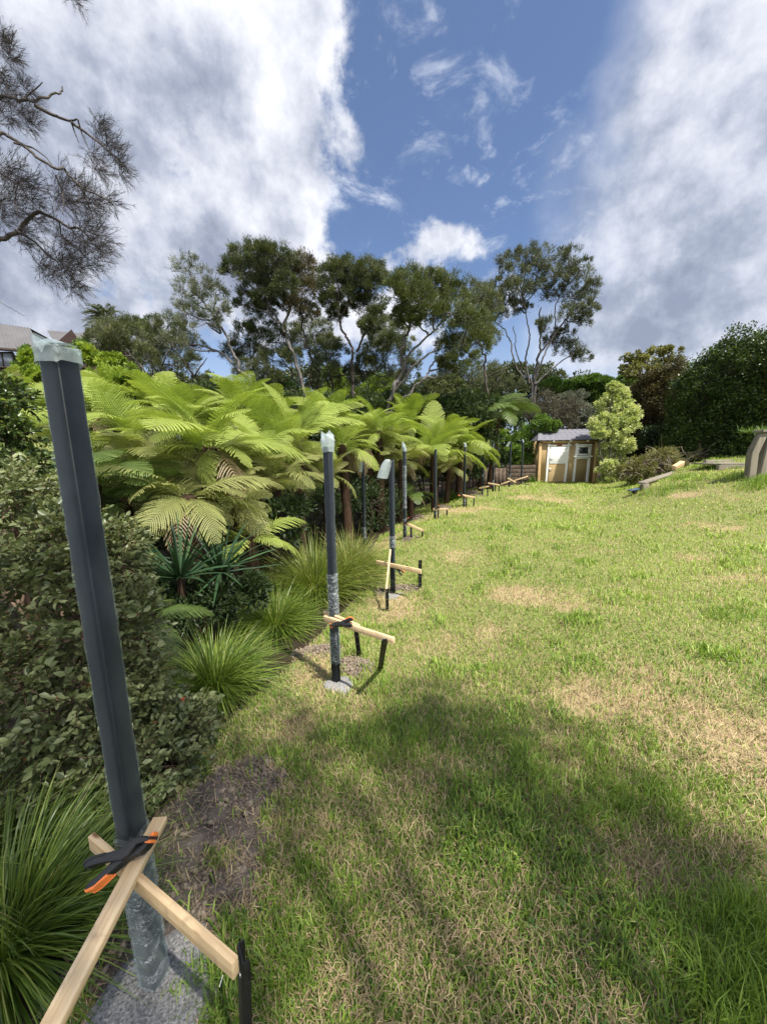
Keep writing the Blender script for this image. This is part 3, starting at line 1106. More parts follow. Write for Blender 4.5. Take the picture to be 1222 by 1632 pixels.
def stake(base, top, label, w=.036, t=.012, rz=0.0, n=4, holes=True):
    """black metal ground stake with a folded rib and drilled holes with pale rims"""
    base, top = np.array(base, float), np.array(top, float)
    e = empty('ground_stake', tuple(base), label, 'stake', 'black perforated stakes holding the battens')
    ax = Vector(top - base)
    L = ax.length
    e.rotation_mode = 'QUATERNION'
    e.rotation_quaternion = ax.to_track_quat('Z', 'Y') @ Euler((0, 0, rz)).to_quaternion()
    # channel profile extruded
    pr = np.array([(-w / 2, t), (-w / 2, 0), (w / 2, 0), (w / 2, t), (w / 2 - .003, t), (w / 2 - .003, .003), (-w / 2 + .003, .003), (-w / 2 + .003, t)])
    V = []
    lv = [(-.06, .5), (0, 1), (L * .97, 1), (L, .9)]
    for z, s_ in lv:
        V += [(p[0] * s_, -p[1] * s_, z) for p in pr]
    F_ = []
    for k in range(3):
        for j in range(8):
            F_.append([k * 8 + j, k * 8 + (j + 1) % 8, (k + 1) * 8 + (j + 1) % 8, (k + 1) * 8 + j])
    mb = MB().add(V, F_)
    tp = np.array(V[24:])
    mb.add(tp, [[0, 1, 6, 7], [1, 2, 5, 6], [2, 3, 4, 5]])
    mb.build('stake_body', M_black, e)
    if holes:
        for k in range(n):
            z = L * (.18 + .72 * k / max(1, n - 1))
            hb = MB()
            th = np.linspace(0, 2 * math.pi, 9)[:-1]
            ring = [(.0045 * math.cos(q_), .0015, z + .0045 * math.sin(q_)) for q_ in th]
            ring2 = [(.0045 * math.cos(q_), -.0042, z + .0045 * math.sin(q_)) for q_ in th]
            hb.add(ring + ring2, [[j, (j + 1) % 8, 8 + (j + 1) % 8, 8 + j] for j in range(8)])
            hb.add(ring2, [list(range(8))])
            hb.add(ring, [list(range(8))])
            hb.build('nail_hole', M_metal, e)
    return e


def clampobj(h_end, jaw, normal, label, opened=.5):
    """spring clamp: two black arms on a pin, orange grips and jaw pads"""
    h_end, jaw = np.array(h_end, float), np.array(jaw, float)
    L = np.linalg.norm(jaw - h_end)
    x = (jaw - h_end) / L
    nrm = np.array(normal, float)
    y = np.cross(nrm, x)
    y /= np.linalg.norm(y)
    z = np.cross(x, y)
    piv = h_end + x * L * .60
    e = empty('spring_clamp', tuple(piv), label, 'clamp', 'black and orange spring clamps on the posts')
    e.matrix_world = Matrix.Translation(Vector(piv)) @ Matrix([list(r) for r in np.stack([x, y, z], 1)]).to_4x4()
    k = L / .17

    def arm(sgn, zoff, th=.026):
        out = [(-.102, .030), (-.096, .040), (-.080, .040), (-.045, .028), (-.018, .020), (.008, .018), (.030, .024), (.048, .018), (.068, .000),
               (.066, -.008), (.052, -.003), (.034, .002), (.014, -.013), (-.004, -.017), (-.022, -.008), (-.048, .005), (-.078, .016), (-.096, .018)]
        out = [(a_ * k, b_ * k * sgn * .8) for a_, b_ in out]
        n = len(out)
        bot = [(a_, b_, zoff - th * k / 2) for a_, b_ in out]
        top = [(a_, b_, zoff + th * k / 2) for a_, b_ in out]
        mb = MB()
        F_ = [[j, (j + 1) % n, n + (j + 1) % n, n + j] for j in range(n)]
        mb.add(bot + top, F_)
        # strips across the outline close the faces
        h2 = n // 2
        for off in (0, n):
            mb.F.append(np.array([[off + j, off + j + 1, off + n - 2 - j, off + n - 1 - j] for j in range(h2 - 1)]))
        o = mb.build('clamp_arm', M_plasb, e)
        bevel(o, .002 * k)
        gr = [(-.104, .030), (-.098, .0425), (-.080, .0425), (-.045, .0305), (-.047, .024), (-.078, .034), (-.096, .033)]
        gr = [(a_ * k, b_ * k * sgn * .8) for a_, b_ in gr]
        m_ = len(gr)
        tw = (th + .004) * k / 2
        mb = MB().add([(a_, b_, zoff - tw) for a_, b_ in gr] + [(a_, b_, zoff + tw) for a_, b_ in gr], [[j, (j + 1) % m_, m_ + (j + 1) % m_, m_ + j] for j in range(m_)])
        mb.F.append(np.array([list(range(m_)), list(range(m_, 2 * m_))]))
        bevel(mb.build('grip', M_orange if sgn < 0 else M_plasb, e), .0022 * k)
        mb = MB().box((.064 * k, -.006 * k * sgn, zoff), (.018 * k, .007 * k, .024 * k), Matrix.Rotation(-.5 * sgn, 3, 'Z'))
        bevel(mb.build('jaw_pad', M_orange, e), .002 * k)
    arm(1, .002 * k)
    arm(-1, -.010 * k)
    MB().tube([(0, 0, -.02 * k), (0, 0, .013 * k)], .0048 * k, 12).build('pivot_pin', M_pin, e)
    th = np.linspace(0, 6 * math.pi, 60)
    MB().tube(np.stack([.009 * k * np.cos(th), .009 * k * np.sin(th), np.linspace(-.012, .004, 60) * k], 1), .0011 * k, 5).build('spring', M_plasb, e)
    return e


# nearest post
zA = -.913
A0, A1 = Pz(147, 1340, zA), Pz(376, 1543, zA)
off = np.array([0, 0, .0])
batten(A0, A1, 'short pine batten nailed to the black stake and clamped across the nearest post', .038, .014)
B0, B1 = Pz(256, 1306, zA + .026), Pz(75, 1650, zA + .02)
batten(B0, B1, 'pine batten running out of the bottom left corner from the clamp on the nearest post', .018, .033)
sb = Pz(385, 1690, H1(-.33, .6))
stake((-.300, .548, H1(-.3, .55)), (-.279, .556, zA - .004), 'black perforated stake beside the nearest post, at the bottom edge of the picture', .042, .014, rad(14), 3)
cn = -D(190, 1370)
clampobj(P(138, 1398, .665), P(243, 1335, .700), cn / np.linalg.norm(cn) * .5 + np.array([.1, -.25, .7]), 'black and orange spring clamp gripping two battens to the nearest post')
# nail
MB().tube([A1 + [-.022, -.004, -.008], A1 + [-.024, -.016, -.014]], .0010, 6).build('nail', M_metal)
tag(bpy.data.objects['nail'], 'small bent nail sticking out of the batten end above the black stake', 'nail')
# second post
z2 = -1.055
batten(Pz(517, 985, z2), Pz(628, 1021, z2), 'front pine batten clamped to the second nearest post and nailed to a leaning stake', .036, .02)
batten(Pz(517, 977, z2 + .0), Pz(572, 1000, z2), 'rear short pine batten behind the second nearest post', .036, .02)
s_ = Pz(605, 1065, H1(.0, 2.4))
s_ = (s_[0], s_[1], H1(s_[0], s_[1]))
tp = P(613, 1015, s_[1] - .06)
tp = Pz(613, 1016, z2 + .02)
stake(s_, tp + np.array([0, -.012, 0]), 'leaning black perforated stake at the right end of the second post\'s front batten', .034, .012, 0, 4)
s2 = G(573, 1048)
stake((s2[0], s2[1], H1(s2[0], s2[1])), P(567, 996, s2[1] - .05), 'upright black stake behind the front batten of the second nearest post', .034, .012, 0, 4)
clampobj(P(560, 990, 2.14), P(527, 997, 2.19), (-.1, -.6, .7), 'small black spring clamp with orange handle on the second nearest post')
# third post
z3 = -1.279
batten(Pz(600, 896, z3), Pz(671, 911, z3), 'pine batten level across the third post with the long plastic flap', .05, .02)
s_ = Pz(669, 938, H1(.43, 4.1))
stake((s_[0], s_[1], H1(s_[0], s_[1])), (s_[0] + .0, s_[1] - .01, z3 + .03), 'black stake under the right end of the third post\'s level batten', .042, .012, 0, 4)
s3 = G(617, 973)
s3 = (s3[0], s3[1], H1(s3[0], s3[1]))
stake(s3, (s3[0], s3[1] - .01, P(617, 938, s3[1])[2]), 'short black stake standing on the grass just in front of the third post', .034, .012, 0, 3)
batten((s3[0] - .012, s3[1] + .015, P(615, 948, s3[1])[2]), P(622, 876, POSTS[2][1] - .06), 'slim pale batten sloping up from a short stake to the third post', .022, .02)
clampobj(P(642, 914, 4.1), P(626, 902, 4.17), (0, -.9, .4), 'spring clamp with orange handle pointing right on the third post')


def rig(i, b0, b1, stakes, lab, clamp=None):
    """batten b0-b1 (photo points) at the depth of post i, with stakes below it"""
    py = POSTS[i][1]
    A_, B_ = P(*b0, py - .06), P(*b1, py - .16)
    batten(A_, B_, 'pine batten ' + lab, .045, .022)
    for j, (st, sb_) in enumerate(stakes):
        q = P(st[0], st[1], py - .1 - .03 * j)
        stake((q[0], q[1], H1(q[0], q[1])), (q[0], q[1], q[2]), ('left' if j == 0 and len(stakes) > 1 else 'right') + ' black stake ' + lab, .034, .012, 0, 3, False)
    if clamp:
        clampobj(P(*clamp[0], py - .12), P(*clamp[1], py - .06), (0, -.9, .4), 'orange handled spring clamp ' + lab)


rig(4, (646, 834), (674, 846), [((655, 837), (654, 852)), ((673, 844), (673, 856))], 'at the post with the pointed plastic top, behind the third', ((652, 827), (644, 836)))
rig(5, (690, 812), (714, 811), [((698, 813), (698, 823)), ((712, 812), (713, 826))], 'at the bare topped post in front of the ferns', ((700, 807), (691, 812)))
rig(6, (731, 788), (757, 793), [((743, 793), (743, 804)), ((755, 793), (755, 806))], 'at the white tipped post beside the soil heap', ((731, 787), (741, 792)))
rig(7, (763, 778), (779, 775), [((777, 775), (777, 791))], 'at the post in front of the middle of the board fence', ((774, 771), (767, 775)))
rig(8, (777, 770), (796, 773), [((789, 773), (789, 784)), ((795, 773), (795, 784))], 'at the post before the right edge of the board fence')
rig(9, (798, 772), (816, 765), [], 'left of the post in front of the sleeper wall')
batten(P(809, 762, 13.15), P(822, 769, 13.1), 'short pine batten slanting down to the right on the post before the sleeper wall', .05, .02)
rig(10, (819, 766), (841, 759), [], 'at the farthest post beside the shed')


# ------------------------------------------------------------------ generic foliage
def leafquads(base, dirs, L, W, flat_up=0.0):
    n = len(base)
    rv_ = R.normal(0, 1, (n, 3))
    rv_[:, 2] *= (1 - flat_up)
    s_ = np.cross(dirs, rv_)
    if flat_up:
        hz = np.cross(dirs, np.array([0, 0, 1.0]))
        s_ = s_ * (1 - flat_up) + hz * flat_up * 2
    s_ /= np.linalg.norm(s_, axis=1)[:, None] + 1e-9
    L, W = L[:, None], W[:, None]
    return np.stack([base, base + dirs * L * .45 + s_ * W / 2, base + dirs * L, base + dirs * L * .45 - s_ * W / 2], 1)


def sphere_pts(n, up=0.0):
    d = R.normal(0, 1, (n, 3))
    d[:, 2] += up
    d /= np.linalg.norm(d, axis=1)[:, None]
    return d


def foliage(mb, blobs_, ntuft, nleaf, tr=.28, L=(.06, .10), W=(.014, .024), up=.5, shell=(.45, 1.0), bias=.2, vmean=.45, vstd=.16, flat_up=0, mode='spray'):
    """blobs_: list of (centre, (rx,ry,rz)). Leaf tufts spread through each lobe; returns tuft anchor points"""
    anchors = []
    for (c, r) in blobs_:
        c = np.array(c)
        r = np.array(r) if np.ndim(r) else np.array([r, r, r])
        vol = float(np.prod(r)) ** (1 / 3)
        nt = max(4, int(ntuft * (1 if ntuft < 1e9 else 1)))
        d = sphere_pts(nt, bias)
        rr = R.uniform(shell[0] ** 2, shell[1] ** 2, nt) ** .5
        tc_ = c + d * r * rr[:, None]
        anchors.append((c, tc_))
        tvar = R.normal(0, vstd * .8, nt)
        trr = tr * vol * R.uniform(.6, 1.3, nt)
        n = nt * nleaf
        ti = np.repeat(np.arange(nt), nleaf)
        ld = sphere_pts(n, 0)
        if mode == 'spray':
            off_ = np.abs(R.normal(0, 1, n)) ** .8
            axis = d[ti] * .8 + np.array([0, 0, up]) + ld * .55
            axis /= np.linalg.norm(axis, axis=1)[:, None]
            base = tc_[ti] + ld * (trr[ti] * .45)[:, None] + axis * (trr[ti] * off_ * .6)[:, None]
            dirs = axis + R.normal(0, .35, (n, 3))
        else:
            base = tc_[ti] + ld * (trr[ti] * R.random(n) ** .4)[:, None] * np.array([1, 1, .75])
            dirs = ld + R.normal(0, .5, (n, 3)) + d[ti] * .4 + np.array([0, 0, up])
        dirs /= np.linalg.norm(dirs, axis=1)[:, None]
        Q = leafquads(base, dirs, R.uniform(*L, n), R.uniform(*W, n), flat_up)
        v = np.clip(vmean + tvar[ti] + R.normal(0, vstd, n), 0, 1)
        mb.quads(Q, v)
    return anchors


def limb(mb, pts, r0, r1, sides=6, n=10, wob=.03):
    pts = np.array(pts, float)
    # Catmull-like smoothing through linear interpolation plus filtering
    tt = np.linspace(0, len(pts) - 1, n * (len(pts) - 1) + 1)
    pp = np.stack([np.interp(tt, np.arange(len(pts)), pts[:, i]) for i in range(3)], 1)
    for _ in range(4):
        pp[1:-1] = (pp[:-2] + pp[1:-1] * 2 + pp[2:]) / 4
    seg = np.linalg.norm(pts[-1] - pts[0]) * wob
    wv_ = np.cumsum(R.normal(0, 1, pp.shape), 0)
    wv_ -= np.linspace(0, 1, len(pp))[:, None] * wv_[-1]
    pp += wv_ / (np.abs(wv_).max() + 1e-6) * seg
    mb.tube(pp, np.linspace(r0, r1, len(pp)), sides)
    return pp


PXM = 1 / FPX


def blobpx(u, v, ru, rv, Y, dy=None):
    c = P(u, v, Y)
    k = Y / D(u, v)[1] * 0 + Y * PXM
    return (c, (ru * k, (dy if dy else min(ru, rv) * .9) * (k if not dy else 1), rv * k))


def kanuka(label, Y, trunks, crown, m_leaf=None, m_bark=None, tufts=30, nleaf=95, r0=.09, leafL=(.06, .115), leafW=(.009, .019), vmean=.54, twigs=True, group='kanuka trees rising behind the tree ferns'):
    """trunks: lists of photo points from base up; crown: (u, v, ru, rv[, ddepth])"""
    base = P(*trunks[0][0], Y)
    gz = H1(base[0], base[1])
    e = empty('kanuka_tree', (base[0], base[1], gz), label, 'tree', group)
    eb = np.array(e.location)
    tb = MB()
    ends = []
    for ti, tr in enumerate(trunks):
        pts = [P(u, v, Y + random.uniform(-.25, .25) * (k > 0)) for k, (u, v) in enumerate(tr)]
        if ti == 0 or tr[0] == trunks[0][0]:
            pts = [np.array([pts[0][0], pts[0][1], gz - .1])] + pts
        k = .75 * r0 * (1 if ti == 0 else .62)
        pp = limb(tb, np.array(pts) - eb, k, k * .35, 7)
        ends.append(pp)
    allp = np.concatenate(ends)
    fm = MB()
    bl_ = []
    for cr in crown:
        u, v, ru, rv = cr[:4]
        yy = Y + (cr[4] if len(cr) > 4 else random.uniform(-.7, .7))
        bl_.append(blobpx(u, v, ru, rv, yy))
    wb = MB()
    for (c, r) in bl_:
        c_ = c - eb
        lo = allp[allp[:, 2] < c_[2] - .1]
        if len(lo) == 0:
            lo = allp
        dd = np.linalg.norm(lo - c_, axis=1) + .6 * np.abs(lo[:, 2] - (c_[2] - .8 * np.linalg.norm(r)))
        s0 = lo[np.argmin(dd)]
        mid = (s0 + c_) / 2 + np.array([0, 0, -.12 * np.linalg.norm(c_ - s0)])
        limb(tb, [s0, mid, c_], r0 * .34, r0 * .14, 5, 6, .06)
    anchors = foliage(fm, [(c - eb, r) for c, r in bl_], int(tufts * 1.15), int(nleaf * 1.35), .36, leafL, leafW, up=.75, vmean=vmean, vstd=.2)
    if twigs:
        for (c, tcs) in anchors:
            for t_ in tcs[::2]:
                m_ = (c + t_) / 2 + R.normal(0, .05, 3) - np.array([0, 0, .05])
                tb.tube([c, m_, t_], [r0 * .13, r0 * .09, r0 * .04], 3, cap=False)
    tb.build('trunk', m_bark or M_barkl, e, smooth=True)
    fm.build('crown', m_leaf or M_kan, e)
    return e


kanuka('slender kanuka with thin leaning trunk and sparse twiggy crown, leftmost of the tall trees', 12,
       [[(402, 650), (390, 600), (375, 565), (352, 530), (330, 500), (312, 470)], [(390, 600), (350, 560), (315, 550), (285, 548)], [(352, 530), (340, 500), (345, 480)]],
       [(300, 432, 22, 18), (325, 452, 22, 17), (292, 465, 22, 20), (315, 485, 24, 16), (345, 470, 18, 15), (348, 495, 18, 14), (300, 500, 20, 14), (330, 515, 22, 12), (275, 545, 22, 14), (310, 550, 26, 12)],
       m_leaf=M_kan4, tufts=16, nleaf=60, r0=.085, leafW=(.009, .018))
kanuka('tall kanuka with forked pale trunk and layered dark crown, second tall tree from the left', 13,
       [[(488, 650), (482, 600), (470, 560), (455, 530), (452, 515), (430, 495), (420, 485)], [(455, 530), (440, 505), (425, 480), (420, 450)], [(452, 515), (465, 480), (440, 440)]],
       [(372, 430, 22, 15), (392, 412, 26, 18), (418, 408, 22, 16), (440, 412, 24, 18), (400, 435, 26, 16), (430, 430, 28, 18), (458, 428, 20, 16), (410, 462, 28, 15), (432, 470, 24, 14), (395, 482, 22, 12), (452, 455, 20, 16), (425, 445, 24, 14), (428, 490, 22, 10)],
       tufts=28, nleaf=110, r0=.10)
kanuka('dark trunked kanuka with a brownish flowering crown, behind the tallest left tree', 13.8,
       [[(512, 650), (508, 600), (500, 565), (485, 545), (478, 520), (476, 490), (470, 460)]],
       [(478, 425, 24, 16), (497, 440, 18, 16), (470, 448, 24, 16), (488, 462, 20, 14), (468, 485, 14, 12), (493, 500, 12, 14), (455, 465, 16, 14)],
       m_leaf=M_kan2, m_bark=M_barkd, tufts=24, nleaf=85, r0=.075, leafW=(.012, .022))
kanuka('kanuka with dense dark domed crown above a bare lower trunk, mid row', 12.6,
       [[(561, 660), (562, 610), (566, 585), (568, 560), (556, 530), (545, 505), (538, 480)], [(568, 560), (580, 530), (590, 500)], [(545, 505), (560, 480), (575, 460)]],
       [(528, 440, 22, 18), (550, 430, 24, 16), (578, 432, 26, 16), (600, 440, 18, 16), (540, 460, 26, 18), (565, 452, 28, 18), (592, 458, 22, 16), (525, 480, 16, 14), (555, 480, 24, 14), (585, 485, 24, 16), (600, 505, 18, 14), (590, 520, 16, 12), (535, 500, 14, 10)],
       m_bark=M_barkd, tufts=28, nleaf=110, r0=.09)
kanuka('broad kanuka with several leaning grey trunks and a wide drooping green crown', 11.6,
       [[(612, 662), (632, 620), (640, 590), (638, 560), (650, 535), (662, 505), (670, 480)], [(612, 662), (650, 620), (680, 605), (690, 580), (715, 562), (740, 550)],
        [(632, 620), (660, 585), (690, 560), (700, 545)], [(640, 590), (655, 560), (690, 530), (710, 500)]],
       [(635, 458, 20, 18), (655, 448, 22, 16), (680, 450, 24, 18), (705, 450, 22, 16), (640, 480, 22, 18), (668, 478, 26, 18), (698, 478, 26, 18), (725, 470, 20, 16), (720, 500, 28, 18), (745, 505, 26, 18),
        (765, 520, 20, 18), (690, 505, 24, 16), (735, 530, 28, 18), (760, 545, 24, 16), (715, 555, 24, 16), (740, 575, 26, 14), (710, 582, 18, 12), (660, 505, 16, 12), (640, 505, 16, 14)],
       m_leaf=M_kan3, tufts=27, nleaf=105, r0=.10, vmean=.45)
kanuka('tall kanuka with many bare stems and airy silvery crown, rightmost of the tall trees', 18.0,
       [[(846, 612), (848, 580), (856, 550), (858, 515), (862, 490)], [(842, 612), (835, 575), (842, 540), (840, 510), (835, 480)], [(838, 612), (820, 580), (812, 550), (800, 525), (785, 510)],
        [(850, 612), (862, 575), (880, 530), (880, 490), (905, 450)], [(852, 612), (875, 590), (895, 575), (915, 562)], [(846, 612), (830, 590), (820, 560), (818, 520)], [(862, 560), (900, 510), (925, 480), (935, 460)]],
       [(815, 418, 18, 14), (838, 408, 22, 13), (862, 412, 22, 14), (905, 412, 18, 15), (925, 430, 16, 15), (825, 438, 24, 14), (850, 435, 24, 14), (880, 440, 22, 14), (905, 442, 18, 14), (940, 462, 14, 13),
        (800, 455, 20, 14), (785, 470, 18, 16), (825, 462, 22, 13), (855, 462, 20, 12), (885, 468, 20, 12), (918, 472, 18, 12), (940, 490, 13, 10), (800, 485, 20, 13), (790, 505, 18, 14), (830, 492, 14, 10), (905, 500, 18, 12),
        (930, 510, 12, 8), (885, 545, 18, 10), (908, 558, 20, 11), (925, 568, 16, 8), (870, 520, 14, 10), (900, 530, 14, 8)],
       m_leaf=M_kan4, tufts=19, nleaf=75, r0=.10, vmean=.52, leafW=(.013, .024), leafL=(.09, .17))
kanuka('dark kanuka crown between the broad green one and the rightmost tall tree', 14.8,
       [[(780, 625), (778, 600), (776, 570), (765, 540), (760, 500)], [(778, 600), (800, 590), (812, 585)]],
       [(745, 465, 22, 16), (768, 472, 20, 16), (755, 490, 24, 16), (782, 490, 16, 16), (775, 510, 18, 14), (780, 535, 14, 12)],
       m_leaf=M_kan, m_bark=M_barkd, tufts=26, nleaf=85, r0=.08)
kanuka('low grey green kanuka with a sloping trunk, beneath the palm on the left', 12.2,
       [[(262, 640), (250, 610), (230, 585), (205, 560), (190, 545)], [(250, 610), (265, 570), (275, 550)]],
       [(175, 530, 24, 16), (200, 522, 26, 16), (190, 548, 26, 16), (220, 545, 26, 16), (170, 555, 20, 14), (210, 565, 26, 14), (235, 570, 20, 14), (155, 540, 14, 12)],
       m_leaf=M_kan, tufts=26, nleaf=90, r0=.07, vmean=.58)
kanuka('rounded dark kanuka filling the space left of the slender leaning tree', 14.4,
       [[(330, 640), (310, 600), (290, 570), (270, 555)], [(310, 600), (330, 570)]],
       [(245, 525, 20, 16), (268, 520, 24, 16), (292, 528, 20, 14), (255, 548, 24, 16), (282, 552, 26, 16), (240, 570, 22, 16), (270, 580, 26, 16), (300, 580, 24, 14), (235, 545, 18, 14)],
       m_leaf=M_kan, m_bark=M_barkd, tufts=26, nleaf=90, r0=.08)
kanuka('low dark kanuka mass between the slender leaning tree and the tallest left tree', 13.6,
       [[(455, 650), (445, 610), (430, 580), (400, 570)], [(445, 610), (470, 600), (440, 560)]],
       [(395, 535, 24, 16), (420, 525, 22, 14), (440, 545, 26, 16), (405, 560, 26, 16), (435, 575, 28, 16), (395, 590, 24, 14), (425, 600, 26, 14), (465, 570, 18, 14), (370, 560, 20, 14)],
       m_leaf=M_kan, m_bark=M_barkd, tufts=28, nleaf=95, r0=.07)
kanuka('dark low kanuka between the trunks in the middle of the row', 14.2,
       [[(530, 650), (528, 600), (520, 570)], [(528, 600), (600, 590)]],
       [(505, 560, 20, 16), (530, 565, 24, 16), (515, 590, 24, 16), (600, 560, 22, 18), (622, 545, 20, 16), (605, 590, 26, 16), (580, 575, 18, 14), (650, 590, 18, 14), (560, 600, 22, 14)],
       m_leaf=M_kan, m_bark=M_barkd, tufts=28, nleaf=95, r0=.07)


kanuka('low spreading kanuka between the broad tree and the rightmost tall tree', 16.5,
       [[(742, 640), (745, 610), (755, 590), (770, 580)], [(745, 610), (725, 590)]],
       [(720, 600, 24, 14), (748, 598, 26, 16), (775, 592, 24, 14), (800, 605, 22, 12), (760, 618, 30, 12), (700, 612, 22, 12), (820, 618, 20, 10)],
       m_leaf=M_kan, m_bark=M_barkd, tufts=26, nleaf=90, r0=.06)
kanuka('dim middle height kanuka filling between the second and middle tall crowns', 15.5,
       [[(498, 650), (500, 600), (505, 560), (500, 530)], [(505, 560), (520, 540)]],
       [(490, 520, 20, 14), (510, 528, 20, 14), (480, 540, 20, 14), (505, 548, 22, 14), (525, 545, 16, 12), (465, 530, 14, 12)],
       m_leaf=M_kan, m_bark=M_barkd, tufts=22, nleaf=80, r0=.055)
kanuka('dim middle height kanuka filling between the middle and broad tall crowns', 15.8,
       [[(618, 650), (615, 600), (612, 560), (618, 530)], [(612, 560), (600, 540)]],
       [(612, 520, 16, 14), (628, 530, 18, 14), (605, 540, 18, 14), (625, 555, 20, 14), (645, 545, 16, 12), (650, 570, 20, 12)],
       m_leaf=M_kan3, m_bark=M_barkd, tufts=22, nleaf=80, r0=.055)


def bush(name, label, Y, crown, m_leaf, cat='bush', group=None, tufts=26, nleaf=80, L=(.05, .09), W=(.025, .045), mode='round', vmean=.45, vstd=.16, m_w=None, up=.3, flat_up=.2, shell=(.5, 1), stems=True, tr=.30, ww=.03):
    bl_ = [blobpx(c[0], c[1], c[2], c[3], Y + (c[4] if len(c) > 4 else random.uniform(-.4, .4))) for c in crown]
    cx = np.mean([b[0] for b in bl_], 0)
    gz = H1(cx[0], cx[1])
    e = empty(name, (cx[0], cx[1], gz), label, cat, group)
    eb = np.array(e.location)
    fm = MB()
    anchors = foliage(fm, [(c - eb, r) for c, r in bl_], tufts, nleaf, tr, L, W, up=up, vmean=vmean, vstd=vstd, mode=mode, flat_up=flat_up, shell=shell)
    if stems:
        wb = MB()
        for (c, tcs) in anchors:
            a0 = np.array([c[0] * .3, c[1] * .3, -.05])
            limb(wb, [a0, (a0 + c) / 2 + R.normal(0, .08, 3), c], ww, ww * .5, 5, 5, .04)
            for t_ in tcs[::3]:
                wb.tube([c, (c + t_) / 2 + R.normal(0, .04, 3), t_], [ww * .4, ww * .3, ww * .15], 3, cap=False)
        wb.build('stems', m_w or M_barkd, e, smooth=True)
    fm.build('crown', m_leaf, e)
    return e


# bushes behind the ferns
bush('leafy_bush', 'bright lime green bush in front of the brick house at the left', 9, [(175, 580, 22, 14), (200, 600, 26, 16), (160, 600, 24, 16), (220, 620, 24, 14), (60, 600, 18, 14), (48, 575, 12, 14), (140, 570, 14, 16), (250, 640, 24, 14)], M_bushy, L=(.06, .11), W=(.035, .06))
bush('leafy_bush', 'small yellow green shrub beside the brick house wall', 11, [(48, 562, 14, 10), (58, 575, 16, 12), (40, 580, 12, 12)], M_bushg, tufts=20, nleaf=60)
bush('leafy_bush', 'green leafy tree between the palm and the far roofs', 15, [(205, 520, 16, 10), (225, 518, 14, 8), (240, 530, 14, 9), (140, 550, 18, 12), (122, 560, 14, 10)], M_bushg, cat='tree', tufts=22, nleaf=60)
bush('leafy_bush', 'sunlit green bush seen between the tree trunks left of centre', 15, [(430, 610, 28, 18), (400, 620, 24, 16), (460, 620, 24, 18)], M_bushg, tufts=26, nleaf=80)
bush('leafy_bush', 'bright yellow green bush between trunks in the middle of the row', 15.5, [(530, 600, 22, 16), (535, 622, 26, 16), (555, 630, 26, 16), (590, 625, 26, 18), (610, 610, 22, 18)], M_bushy, vmean=.35)
bush('leafy_bush', 'olive bush under the broad kanuka crown', 14, [(680, 620, 30, 16), (650, 630, 26, 16), (710, 610, 24, 14), (730, 625, 26, 16), (690, 640, 30, 14)], M_kan3, L=(.06, .1), W=(.02, .035), vmean=.4)
bush('leafy_bush', 'grey twiggy bush behind the dark tree fern right of centre', 17.6, [(860, 640, 32, 20), (845, 665, 34, 20), (880, 660, 30, 22), (820, 650, 24, 18), (905, 650, 22, 20), (880, 685, 30, 14), (900, 672, 22, 16)], M_busht, L=(.05, .09), W=(.012, .022), tufts=34, nleaf=90)
bush('leafy_bush', 'silvery grey bush behind the shed roof', 17.6, [(918, 632, 20, 12), (930, 648, 18, 14), (905, 635, 16, 10), (938, 665, 14, 16)], M_bushs, L=(.05, .08), W=(.02, .03))
bush('leafy_bush', 'low dark green trees on the skyline left of the variegated tree', 19, [(925, 612, 16, 9), (945, 608, 18, 9), (962, 612, 14, 10), (900, 618, 16, 9), (950, 628, 24, 14), (880, 614, 20, 12), (975, 625, 20, 16), (920, 632, 26, 14), (1000, 610, 16, 14)], M_bushg, cat='tree', L=(.08, .14), W=(.03, .05), tufts=46, vmean=.35)
bush('leafy_bush', 'light green shiny bush left of the shed behind the farthest post', 15.6, [(845, 690, 26, 16), (825, 705, 26, 18), (840, 720, 26, 20), (865, 675, 18, 12), (815, 725, 20, 18), (838, 738, 26, 14), (800, 705, 18, 18), (880, 680, 14, 8)], M_bushg, L=(.06, .10), W=(.03, .05), vmean=.6, tufts=34, nleaf=90)
bush('leafy_bush', 'dark spreading shrub behind the board fence', 15.8, [(770, 690, 26, 20), (790, 730, 26, 20), (750, 720, 26, 20), (775, 660, 26, 18), (810, 670, 24, 16), (735, 690, 22, 20), (790, 645, 22, 14)], M_under, L=(.07, .12), W=(.03, .05), tufts=34, nleaf=90)
# background infill seen between ferns
fill = [(20, 650), (70, 660), (120, 650), (180, 650), (230, 660), (290, 650), (340, 640), (400, 655), (460, 650), (520, 655), (580, 655), (640, 650), (700, 660), (750, 650)]
for k, grp in enumerate([fill[0:4], fill[4:8], fill[8:11], fill[11:14]]):
    bush('understory_shrub', ['dark undergrowth behind the ferns at the far left', 'dark undergrowth behind the big left ferns', 'dark undergrowth at the foot of the middle tree trunks',
                              'dark undergrowth behind the ferns under the broad kanuka'][k], 10.5 + k * .5,
         [(u, v + dv, 44, 26) for (u, v) in grp for dv in (0, 45, 85)], M_under, tufts=40, nleaf=80, L=(.08, .15), W=(.03, .06), group='dark undergrowth behind the ferns')

